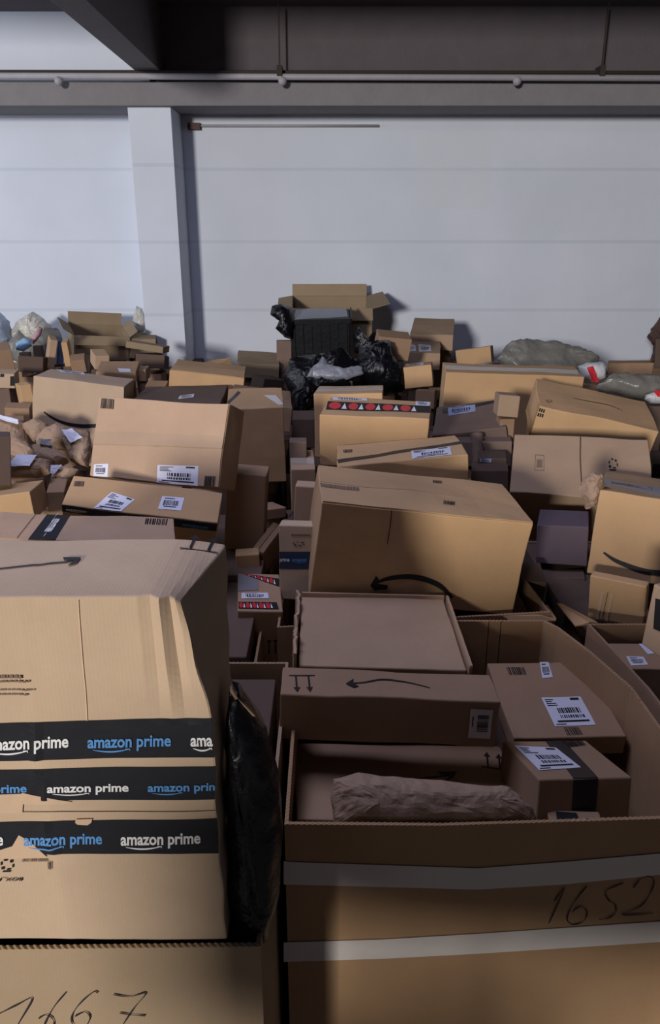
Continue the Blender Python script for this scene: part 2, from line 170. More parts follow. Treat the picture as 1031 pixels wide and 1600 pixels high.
{'name': 'cardboard_box', 'mat': 'tan', 'p': [-0.7112, 4.5153, 1.3507], 'r': [-0.0035, 0.1203, 0.079], 'd': [0.4155, 0.4005, 0.1008], 'label': 'low carton in front of the wall column with a taped seam', 'cat': 'box', 'group': None, 'dec': [], 'seam': 'T'},
{'name': 'cardboard_box', 'mat': 'dark', 'p': [-0.7838, 3.9856, 1.2764], 'r': [-0.0077, -0.0214, 0.0547], 'd': [0.4579, 0.548, 0.1405], 'label': 'dull greyish carton lying flat behind the leaning stickered carton', 'cat': 'box', 'group': None, 'dec': [['label', 'T', [[0.0021, 0.0067], [0.0709, 0.0482], [0.0794, -0.0581], [0.0022, -0.0959]], 'small']]},
{'name': 'cardboard_box', 'mat': 'brown', 'p': [-0.3744, 4.0632, 1.2677], 'r': [-0.0256, 0.1506, 0.0682], 'd': [0.3205, 0.5107, 0.1207], 'label': 'brown carton half hidden behind the tall narrow carton', 'cat': 'box', 'group': None, 'dec': []},
{'name': 'cardboard_box', 'mat': 'olive', 'p': [-0.5432, 5.8142, 1.2139], 'r': [0.0747, 0.069, 0.091], 'd': [0.3086, 0.3957, 0.1074], 'label': 'dull olive carton right of the column foot', 'cat': 'box', 'group': None, 'dec': []},
{'name': 'cardboard_box', 'mat': 'tan', 'p': [0.1945, 3.109, 1.3667], 'r': [0.0352, 0.0067, -0.1573], 'd': [0.4315, 0.2815, 0.217], 'label': 'carton crossed on top by red and white printed warning tape', 'cat': 'box', 'group': None, 'dec': [['redtape', 'T', [[-0.2147, 0.0625], [0.2122, 0.0662], [0.2139, -0.049], [-0.2037, -0.0657]], 'redtape'], ['label', 'T', [[-0.2091, 0.1398], [-0.0602, 0.1398], [-0.0526, 0.1006], [-0.1986, 0.0881]], 'small'], ['label', 'T', [[0.1505, 0.1338], [0.2097, 0.1321], [0.2096, 0.0657], [0.1541, 0.0676]], 'small']]},
{'name': 'cardboard_box', 'mat': 'tan', 'p': [0.0902, 3.4177, 1.3471], 'r': [-0.0717, -0.0237, -0.0799], 'd': [0.2985, 0.2817, 0.2822], 'label': 'carton directly behind the red taped carton with clear tape on top', 'cat': 'box', 'group': None, 'dec': [['tape', 'T', [[-0.1483, 0.0724], [0.1479, 0.0756], [0.1483, -0.0218], [-0.1453, -0.049]], 'cleartape', 4]]},
{'name': 'cardboard_box', 'mat': 'tan', 'p': [0.2652, 2.7698, 1.3126], 'r': [-0.0094, -0.0921, 0.0173], 'd': [0.4645, 0.2928, 0.1511], 'label': 'carton behind the big middle one with narrow black tape and a long white label', 'cat': 'box', 'group': None, 'dec': [['tape', 'T', [[-0.231, -0.0611], [0.2313, 0.0348], [0.2313, -0.0014], [-0.2275, -0.1051]], 'blacktape', 8], ['label', 'T', [[0.0413, -0.0419], [0.1848, -0.0299], [0.1767, -0.1346], [0.0329, -0.1454]], 'ship'], ['print', 'T', [[-0.2104, 0.0677], [-0.1738, 0.0639], [-0.1758, 0.0179], [-0.2095, 0.0207]], 'barcode']]},
{'name': 'cardboard_box', 'mat': 'tan2', 'p': [-0.1076, 2.8794, 1.2351], 'r': [0.0136, 0.0046, 0.053], 'd': [0.0922, 0.252, 0.171], 'label': 'narrow carton with clear tape standing left of the big middle carton', 'cat': 'box', 'group': None, 'dec': [['tape', 'T', [[-0.0451, 0.016], [0.0451, 0.0127], [0.0441, -0.0633], [-0.0438, -0.0602]], 'cleartape', 2]]},
{'name': 'cardboard_box', 'mat': 'tan2', 'p': [-0.0576, 2.4312, 1.2606], 'r': [-0.0601, 0.0624, -0.0382], 'd': [0.1215, 0.0788, 0.2024], 'label': 'pale thin carton wedged between narrow cartons beside the big middle one', 'cat': 'box', 'group': None, 'dec': []},
{'name': 'cardboard_box', 'mat': 'pale', 'p': [-0.0903, 2.1636, 1.2059], 'r': [-0.1017, -0.0083, -0.0939], 'd': [0.1231, 0.0633, 0.2369], 'label': 'pale carton with a dark blue printed band left of the big middle carton', 'cat': 'box', 'group': None, 'dec': [['tape', 'F', [[-0.0605, 0.0344], [0.0605, 0.0383], [0.0605, -0.0164], [-0.0605, -0.0205]], 'navytape', 2], ['text', 'F', [[-0.0592, 0.0163], [-0.0298, 0.0172], [-0.03, 0.001], [-0.0594, 0.0]], 'prime', 'white'], ['text', 'F', [[-0.022, 0.0175], [0.0209, 0.0188], [0.0208, 0.0026], [-0.0222, 0.0012]], 'amazon', 'blue'], ['print', 'F', [[-0.0231, 0.0918], [0.0349, 0.0935], [0.0349, 0.0855], [-0.0232, 0.0838]], 'line'], ['print', 'F', [[-0.0214, 0.0679], [0.0154, 0.0689], [0.0153, 0.0549], [-0.0216, 0.0538]], 'symbol']]},
{'name': 'cardboard_box', 'mat': 'brown', 'p': [-0.2203, 2.1126, 1.0312], 'r': [0.0532, 0.0564, 0.1191], 'd': [0.1313, 0.2341, 0.1888], 'label': 'small carton with red and white tape and a narrow white label beside the foreground stack', 'cat': 'box', 'group': None, 'dec': [['redtape', 'T', [[-0.0526, 0.116], [0.0646, 0.0849], [0.0636, 0.0302], [-0.0472, 0.1106]], 'redtape'], ['redtape', 'T', [[-0.0644, -0.0644], [0.0488, -0.0651], [0.0541, -0.1065], [-0.0628, -0.1056]], 'redtape'], ['label', 'T', [[-0.0544, -0.0101], [0.0247, -0.0063], [0.027, -0.0419], [-0.0548, -0.0453]], 'small'], ['tape', 'T', [[-0.0646, 0.116], [-0.0039, 0.0762], [-0.0039, 0.0098], [-0.0646, 0.0019]], 'greytape', 2], ['print', 'F', [[0.0171, 0.01], [0.0546, 0.0118], [0.0568, -0.0481], [0.0189, -0.052]], 'arrow2']]},
{'name': 'cardboard_box', 'mat': 'tan', 'p': [-0.2706, 2.3343, 1.1185], 'r': [-0.0205, -0.0298, 0.1028], 'd': [0.0777, 0.0624, 0.0865], 'label': 'short tan carton showing just behind the red and white taped one', 'cat': 'box', 'group': None, 'dec': []},
{'name': 'cardboard_box', 'mat': 'brown', 'p': [-0.2241, 2.4846, 1.03], 'r': [0.269, -0.3542, 1.0876], 'd': [0.1417, 0.0437, 0.3224], 'label': 'dark carton leaning against the pale carton with the blue band', 'cat': 'box', 'group': None, 'dec': []},
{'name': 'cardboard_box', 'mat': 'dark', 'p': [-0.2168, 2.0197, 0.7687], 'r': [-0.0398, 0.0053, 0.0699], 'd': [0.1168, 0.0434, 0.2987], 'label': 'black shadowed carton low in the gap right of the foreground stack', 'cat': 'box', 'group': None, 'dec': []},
{'name': 'cardboard_box', 'mat': 'brown2', 'p': [0.9696, 2.8683, 1.2284], 'r': [0.5302, -0.0126, -0.2458], 'd': [0.5077, 0.3164, 0.1944], 'label': 'wide tan carton tilted back at right with a dark seam down its middle', 'cat': 'box', 'group': None, 'dec': [['ribbon', 'T', [[-0.0013, 0.1572, 0.00506], [0.0016, -0.0085, 0.00489], [0.0066, -0.1572, 0.00473]], 'seamdark', 'seam'], ['print', 'T', [[-0.1686, 0.0469], [-0.1346, 0.046], [-0.1296, -0.0392], [-0.1653, -0.0387]], 'box'], ['print', 'T', [[0.1023, 0.0468], [0.1301, 0.0455], [0.1377, -0.0176], [0.0965, -0.0176]], 'symbol']]},
{'name': 'cardboard_box', 'mat': 'tan', 'p': [1.1835, 3.4484, 1.3418], 'r': [0.1703, 0.185, -0.1542], 'd': [0.5178, 0.353, 0.1687], 'label': 'long slanting carton at right with a thin printed curve on its brown top', 'cat': 'box', 'group': None, 'dec': [['ribbon', 'T', [[-0.0913, 0.013, 0.00582], [-0.0243, 0.0122, 0.00726], [0.0633, 0.0157, 0.00725], [0.1231, -0.0121, 0.00432]], 'ink', 'smile_logo'], ['print', 'F', [[-0.2579, 0.0799], [-0.232, 0.0777], [-0.2297, 0.0322], [-0.2579, 0.0327]], 'grid'], ['print', 'T', [[-0.2257, -0.0819], [-0.1994, -0.0744], [-0.2015, -0.1067], [-0.2276, -0.1142]], 'symbol']]},
{'name': 'cardboard_box', 'mat': 'tan', 'p': [0.9356, 4.0029, 1.2974], 'r': [0.0444, 0.0222, -0.0569], 'd': [0.6932, 0.229, 0.3711], 'label': 'long plain carton in the right background with clear tape along its top', 'cat': 'box', 'group': None, 'dec': [['tape', 'T', [[-0.3456, 0.0471], [0.3446, 0.0241], [0.3292, -0.0548], [-0.3412, -0.0318]], 'cleartape', 8]]},
{'name': 'cardboard_box', 'mat': 'dark2', 'p': [0.6563, 3.4597, 1.2633], 'r': [0.1307, -0.1686, -0.1991], 'd': [0.3201, 0.3724, 0.1955], 'label': 'dim carton with black tape and a bluish label behind the cluttered gap', 'cat': 'box', 'group': None, 'dec': [['tape', 'T', [[-0.1336, 0.1424], [0.1226, 0.1852], [0.1248, 0.1554], [-0.1245, 0.0768]], 'blacktape', 4], ['label', 'T', [[-0.1034, 0.1495], [0.0234, 0.1571], [0.0272, 0.0663], [-0.0991, 0.0418]], 'bluelabel']]},
{'name': 'cardboard_box', 'mat': 'brown2', 'p': [0.7698, 3.3131, 1.4442], 'r': [-0.0908, 0.0656, -0.0693], 'd': [0.0872, 0.1411, 0.0928], 'label': 'little brown carton perched left of the slanting long carton', 'cat': 'box', 'group': None, 'dec': []},
{'name': 'cardboard_box', 'mat': 'tan', 'p': [1.0248, 2.355, 1.2475], 'r': [-0.1646, 0.0178, -0.3831], 'd': [0.2844, 0.4955, 0.2592], 'label': 'carton at the right edge with a thick curved black line across its front', 'cat': 'box', 'group': None, 'dec': [['smile', 'F', [[-0.1033, -0.0551, 0.00585], [-0.0692, -0.0735, 0.01167], [-0.0214, -0.0873, 0.01546], [0.0246, -0.0932, 0.01728], [0.062, -0.0925, 0.01719], [0.0944, -0.0848, 0.01519]], 'ink'], ['tape', 'T', [[-0.1407, 0.05], [0.1257, -0.0327], [0.1151, -0.2092], [-0.137, -0.0997]], 'greytape', 4], ['print', 'T', [[-0.1149, 0.0071], [0.0129, -0.0244], [0.0094, -0.1195], [-0.1135, -0.1073]], 'line']]},
{'name': 'cardboard_box', 'mat': 'tan', 'p': [0.8304, 1.9938, 1.1557], 'r': [0.0931, -0.0496, -0.591], 'd': [0.1566, 0.0335, 0.1378], 'label': 'carton with folded ridged side flaps under the right edge carton', 'cat': 'box', 'group': None, 'dec': [['ribbon', 'F', [[-0.0391, 0.0245, 0.00738], [-0.0515, -0.0679, 0.00752]], 'pale_flat', 'ridge'], ['ribbon', 'F', [[-0.0248, 0.0278, 0.00184], [-0.0367, -0.0679, 0.00187]], 'seamdark', 'seam'], ['ribbon', 'F', [[-0.0122, 0.0244, 0.0055], [-0.0239, -0.0679, 0.0056]], 'pale_flat', 'ridge']]},
{'name': 'cardboard_box', 'mat': 'plum', 'p': [0.807, 2.4768, 1.1569], 'r': [-0.0195, -0.06, -0.3033], 'd': [0.1654, 0.1761, 0.1392], 'label': 'dark plum coloured carton in the shadow right of the big middle carton', 'cat': 'box', 'group': None, 'dec': []},
{'name': 'cardboard_box', 'mat': 'dark', 'p': [0.6461, 2.2619, 1.0783], 'r': [0.1852, 0.0123, -0.0621], 'd': [0.0789, 0.1128, 0.0959], 'label': 'small dark carton tucked at the right corner of the big middle carton', 'cat': 'box', 'group': None, 'dec': []},
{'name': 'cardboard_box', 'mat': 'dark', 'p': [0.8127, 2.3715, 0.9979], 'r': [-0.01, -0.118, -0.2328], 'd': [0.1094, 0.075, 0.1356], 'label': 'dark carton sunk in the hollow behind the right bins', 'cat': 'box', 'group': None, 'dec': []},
{'name': 'cardboard_box', 'mat': 'brown', 'p': [0.8375, 1.7557, 1.0478], 'r': [0.0305, -0.1231, -0.2487], 'd': [0.2233, 0.1299, 0.1286], 'label': 'carton with a small square label inside the right hand bin', 'cat': 'box', 'group': None, 'dec': [['label', 'T', [[-0.0537, -0.0063], [-0.0116, -0.0079], [-0.0041, -0.0478], [-0.0459, -0.0525]], 'small'], ['label', 'T', [[-0.0165, 0.0599], [-0.0069, 0.0602], [0.0184, 0.0089], [0.0008, 0.0051]], 'blank']]},
{'name': 'cardboard_box', 'mat': 'tan2', 'p': [0.8298, 1.5574, 1.3097], 'r': [-0.011, 0.0332, -1.2297], 'd': [0.1448, 0.14, 0.1597], 'label': 'light carton leaning in the right hand bin with a thick black stripe', 'cat': 'box', 'group': None, 'dec': [['poly', 'F', [[-0.0569, 0.0496], [-0.0172, 0.0617], [-0.0077, -0.0152], [-0.0451, -0.0227]], 'ink', 'printed_mark']]},
{'name': 'plastic_crate', 'mat': 'black', 'p': [-0.0683, 5.8803, 1.437], 'r': [0.1418, -0.0267, -0.0192], 'd': [0.4433, 0.3312, 0.2909], 'label': 'black plastic crate with a grey top edge standing on the pile', 'cat': 'crate', 'group': None, 'dec': [['tape', 'T', [[-0.1914, 0.1646], [0.1944, 0.1646], [0.2028, -0.0845], [-0.1898, -0.1646]], 'greyrim', 3]], 'crate': 1},
{'name': 'cardboard_box', 'mat': 'olive', 'p': [0.0073, 6.5163, 1.4185], 'r': [0.0894, 0.0011, 0.0404], 'd': [0.6325, 0.5744, 0.3972], 'label': 'open carton with raised flaps behind the black crate', 'cat': 'box', 'group': None, 'dec': [], 'opened': 1},
{'name': 'cardboard_box', 'mat': 'brown2', 'p': [0.8057, 6.1438, 1.4036], 'r': [0.126, 0.0203, -0.1539], 'd': [0.3257, 0.5341, 0.1116], 'label': 'brown carton topmost right of the black crate', 'cat': 'box', 'group': None, 'dec': []},
{'name': 'cardboard_box', 'mat': 'brown2', 'p': [0.611, 5.6886, 1.311], 'r': [0.0708, 0.0221, -0.1323], 'd': [0.3861, 0.4243, 0.1177], 'label': 'brown carton with two pale stickers below the topmost right one', 'cat': 'box', 'group': None, 'dec': [['label', 'T', [[-0.1021, 0.0458], [0.006, 0.0441], [0.0222, -0.1713], [-0.0676, -0.1886]], 'small'], ['label', 'T', [[0.0287, 0.0713], [0.118, 0.066], [0.1302, -0.1505], [0.0453, -0.1879]], 'small']]},
{'name': 'cardboard_box', 'mat': 'tan', 'p': [0.5542, 4.7896, 1.3153], 'r': [-0.05, -0.1279, -0.1497], 'd': [0.1708, 0.1862, 0.131], 'label': 'small carton with a grey sticker left of the long plain carton', 'cat': 'box', 'group': None, 'dec': [['label', 'T', [[-0.0844, 0.0921], [0.0302, 0.0921], [0.0383, -0.0921], [-0.0681, 0.0069]], 'small']]},
{'name': 'cardboard_box', 'mat': 'tan', 'p': [1.039, 5.5543, 1.3192], 'r': [-0.1023, -0.1786, -0.2985], 'd': [0.2459, 0.1665, 0.1121], 'label': 'small carton with shiny tape behind the long plain carton', 'cat': 'box', 'group': None, 'dec': [['tape', 'T', [[-0.122, 0.0823], [0.122, -0.0823], [0.122, -0.0823], [-0.122, 0.0823]], 'cleartape', 3]]},
{'name': 'cardboard_box', 'mat': 'brown', 'p': [0.4056, 5.0711, 1.4604], 'r': [0.1903, 0.108, 0.0899], 'd': [0.2123, 0.1565, 0.1463], 'label': 'brown carton right behind the heaped black bags', 'cat': 'box', 'group': None, 'dec': []},
{'name': 'cardboard_box', 'mat': 'brown', 'p': [0.5888, 4.6535, 1.1944], 'r': [-0.1201, -0.008, -0.2411], 'd': [0.1157, 0.1201, 0.1098], 'label': 'small reddish brown carton beside the red taped one', 'cat': 'box', 'group': None, 'dec': []},
{'name': 'cardboard_box', 'mat': 'brown', 'p': [2.5057, 6.3171, 1.0971], 'r': [-0.0304, -0.0545, -0.3365], 'd': [0.4303, 0.1922, 0.1131], 'label': 'brown carton low at the right end of the wall', 'cat': 'box', 'group': None, 'dec': []},
{'name': 'cardboard_box', 'mat': 'dark', 'p': [2.7253, 6.1381, 1.2874], 'r': [0.0497, -0.0734, -0.3805], 'd': [0.2967, 0.4111, 0.2203], 'label': 'dark carton at the right edge under the dark bundle', 'cat': 'box', 'group': None, 'dec': []},
{'name': 'cardboard_box', 'mat': 'olive', 'p': [-0.5266, 5.8999, 1.0731], 'r': [-0.1548, -0.1437, -0.093], 'd': [0.2176, 0.1847, 0.1076], 'label': 'small olive carton between the column and the black bags', 'cat': 'box', 'group': None, 'dec': []},
{'name': 'cardboard_box', 'mat': 'olive', 'p': [-1.8869, 6.3589, 1.3102], 'r': [0.1544, 0.0835, 0.432], 'd': [0.4269, 0.3537, 0.1941], 'label': 'open carton topmost at left with raised flaps', 'cat': 'box', 'group': None, 'dec': [], 'opened': 2},
{'name': 'cardboard_box', 'mat': 'olive', 'p': [-1.5608, 6.4903, 1.2654], 'r': [0.0279, 0.036, 0.2139], 'd': [0.2191, 0.3389, 0.1559], 'label': 'grey green carton right of the topmost left carton', 'cat': 'box', 'group': None, 'dec': []},
{'name': 'cardboard_box', 'mat': 'tan2', 'p': [-1.8867, 5.2544, 1.3908], 'r': [0.1648, 0.2188, 0.4831], 'd': [0.0469, 0.1092, 0.1937], 'label': 'upright narrow tan carton at left beside the blue packet', 'cat': 'box', 'group': None, 'dec': []},
{'name': 'cardboard_box', 'mat': 'tan', 'p': [-1.7789, 5.2538, 1.3845], 'r': [0.1073, -0.0467, 0.1671], 'd': [0.0402, 0.1081, 0.1642], 'label': 'upright narrow carton right of the blue box', 'cat': 'box', 'group': None, 'dec': []},
{'name': 'paper_box', 'mat': 'navy', 'p': [-1.8651, 5.3542, 1.3764], 'r': [0.0322, 0.1696, 0.501], 'd': [0.0407, 0.1086, 0.163], 'label': 'upright blue box between two narrow tan cartons', 'cat': 'box', 'group': None, 'dec': []},
{'name': 'cardboard_box', 'mat': 'brown', 'p': [-2.1554, 5.0175, 1.3844], 'r': [0.1503, -0.0958, 0.427], 'd': [0.1801, 0.1892, 0.1405], 'label': 'reddish carton at the left edge of the pile', 'cat': 'box', 'group': None, 'dec': []},
{'name': 'cardboard_box', 'mat': 'pale', 'p': [-1.9761, 4.5932, 1.329], 'r': [0.046, 0.0651, 0.1663], 'd': [0.1944, 0.131, 0.0865], 'label': 'pale carton with two black squares at the left edge', 'cat': 'box', 'group': None, 'dec': [['poly', 'F', [[0.0212, 0.0422], [0.0425, 0.0422], [0.0388, 0.0248], [0.0173, 0.024]], 'ink', 'printed_mark'], ['poly', 'F', [[0.0749, 0.0299], [0.0962, 0.0312], [0.0962, -0.0265], [0.0703, -0.0278]], 'ink', 'printed_mark']]},
{'name': 'cardboard_box', 'mat': 'tan', 'p': [-1.7015, 4.2547, 1.2744], 'r': [-0.0113, -0.0667, 0.5905], 'd': [0.0612, 0.1005, 0.1718], 'label': 'narrow tan carton touching the pale smile carton', 'cat': 'box', 'group': None, 'dec': []},
{'name': 'cardboard_box', 'mat': 'brown', 'p': [-1.6735, 4.0632, 1.2448], 'r': [0.1285, 0.0852, 0.2167], 'd': [0.1233, 0.0949, 0.0718], 'label': 'low brown carton at left in front of the narrow tan one', 'cat': 'box', 'group': None, 'dec': []},
{'name': 'cardboard_box', 'mat': 'brown', 'p': [-1.6226, 3.7042, 1.2689], 'r': [-0.0652, 0.0813, 0.3742], 'd': [0.2214, 0.1426, 0.0504], 'label': 'flat brown carton under the left paper mailers', 'cat': 'box', 'group': None, 'dec': []},
{'name': 'cardboard_box', 'mat': 'tan2', 'p': [-1.5104, 5.0791, 1.3695], 'r': [0.2046, 0.0707, 0.4815], 'd': [0.093, 0.1381, 0.0923], 'label': 'small square carton in the left background below the open one', 'cat': 'box', 'group': None, 'dec': []},
{'name': 'cardboard_box', 'mat': 'brown', 'p': [-1.2985, 4.725, 1.3499], 'r': [0.1666, 0.0316, 0.1203], 'd': [0.2347, 0.2125, 0.057], 'label': 'pinkish brown carton with a white scrap behind the pale smile carton', 'cat': 'box', 'group': None, 'dec': [['label', 'T', [[0.0032, -0.0356], [0.0763, -0.0448], [0.0877, -0.1053], [0.0219, -0.1053]], 'blank']]},
{'name': 'cardboard_box', 'mat': 'brown', 'p': [-1.175, 4.8154, 1.3207], 'r': [0.0454, 0.0026, 0.0041], 'd': [0.0714, 0.119, 0.0722], 'label': 'small brown carton with a dented corner left of the column', 'cat': 'box', 'group': None, 'dec': []},
{'name': 'cardboard_box', 'mat': 'olive', 'p': [-1.3379, 5.7243, 1.3605], 'r': [-0.0894, 0.1516, -0.0628], 'd': [0.2703, 0.1968, 0.0474], 'label': 'long low carton against the left part of the wall', 'cat': 'box', 'group': None, 'dec': []},
{'name': 'cardboard_box', 'mat': 'dark', 'p': [-1.2483, 5.4503, 1.2953], 'r': [-0.1829, 0.0819, 0.0728], 'd': [0.1947, 0.2657, 0.0899], 'label': 'dark olive carton left of the column foot', 'cat': 'box', 'group': None, 'dec': []},
{'name': 'cardboard_box', 'mat': 'tan', 'p': [-0.9935, 4.3874, 1.3064], 'r': [0.0171, 0.0209, 0.1038], 'd': [0.1139, 0.1556, 0.0638], 'label': 'tan carton left of the low taped seam carton', 'cat': 'box', 'group': None, 'dec': []},
{'name': 'cardboard_box', 'mat': 'brown', 'p': [-1.6827, 5.1736, 1.3274], 'r': [0.2306, -0.0791, 0.2204], 'd': [0.0943, 0.1264, 0.0857], 'label': 'rust coloured small carton next to the upright boxes', 'cat': 'box', 'group': None, 'dec': []},
{'name': 'cardboard_box', 'mat': 'dark', 'p': [-1.9663, 5.1135, 1.3294], 'r': [-0.1389, 0.1094, 0.1956], 'd': [0.1564, 0.1893, 0.1037], 'label': 'near black carton behind the narrow tan ones', 'cat': 'box', 'group': None, 'dec': []},
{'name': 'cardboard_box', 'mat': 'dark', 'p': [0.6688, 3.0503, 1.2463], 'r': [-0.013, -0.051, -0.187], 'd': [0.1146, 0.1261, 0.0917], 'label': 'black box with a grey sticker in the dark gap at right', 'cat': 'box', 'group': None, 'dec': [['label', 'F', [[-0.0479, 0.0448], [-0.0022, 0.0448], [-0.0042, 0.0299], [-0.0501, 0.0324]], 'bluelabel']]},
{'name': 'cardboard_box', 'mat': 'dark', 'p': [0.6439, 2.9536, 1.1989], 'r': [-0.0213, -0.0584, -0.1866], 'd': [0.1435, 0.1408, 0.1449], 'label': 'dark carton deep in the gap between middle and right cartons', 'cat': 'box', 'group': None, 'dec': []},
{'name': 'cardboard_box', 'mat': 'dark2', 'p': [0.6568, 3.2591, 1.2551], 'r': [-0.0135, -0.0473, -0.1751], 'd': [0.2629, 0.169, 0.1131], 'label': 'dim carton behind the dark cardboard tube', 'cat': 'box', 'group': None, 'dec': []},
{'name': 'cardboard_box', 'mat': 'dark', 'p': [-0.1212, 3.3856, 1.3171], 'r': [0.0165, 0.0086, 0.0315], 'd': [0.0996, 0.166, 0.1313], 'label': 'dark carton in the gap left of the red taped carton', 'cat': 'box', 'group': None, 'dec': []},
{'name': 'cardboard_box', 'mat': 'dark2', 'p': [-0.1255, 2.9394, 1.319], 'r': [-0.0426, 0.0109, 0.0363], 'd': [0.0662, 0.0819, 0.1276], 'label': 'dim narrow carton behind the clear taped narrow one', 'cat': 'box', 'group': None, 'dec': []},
{'name': 'cardboard_box', 'mat': 'brown', 'p': [-1.0721, 2.8896, 1.1923], 'r': [0.0465, 0.0429, 0.2328], 'd': [0.0637, 0.2691, 0.0813], 'label': 'dark brown carton between the mailers and the two label carton', 'cat': 'box', 'group': None, 'dec': []}]
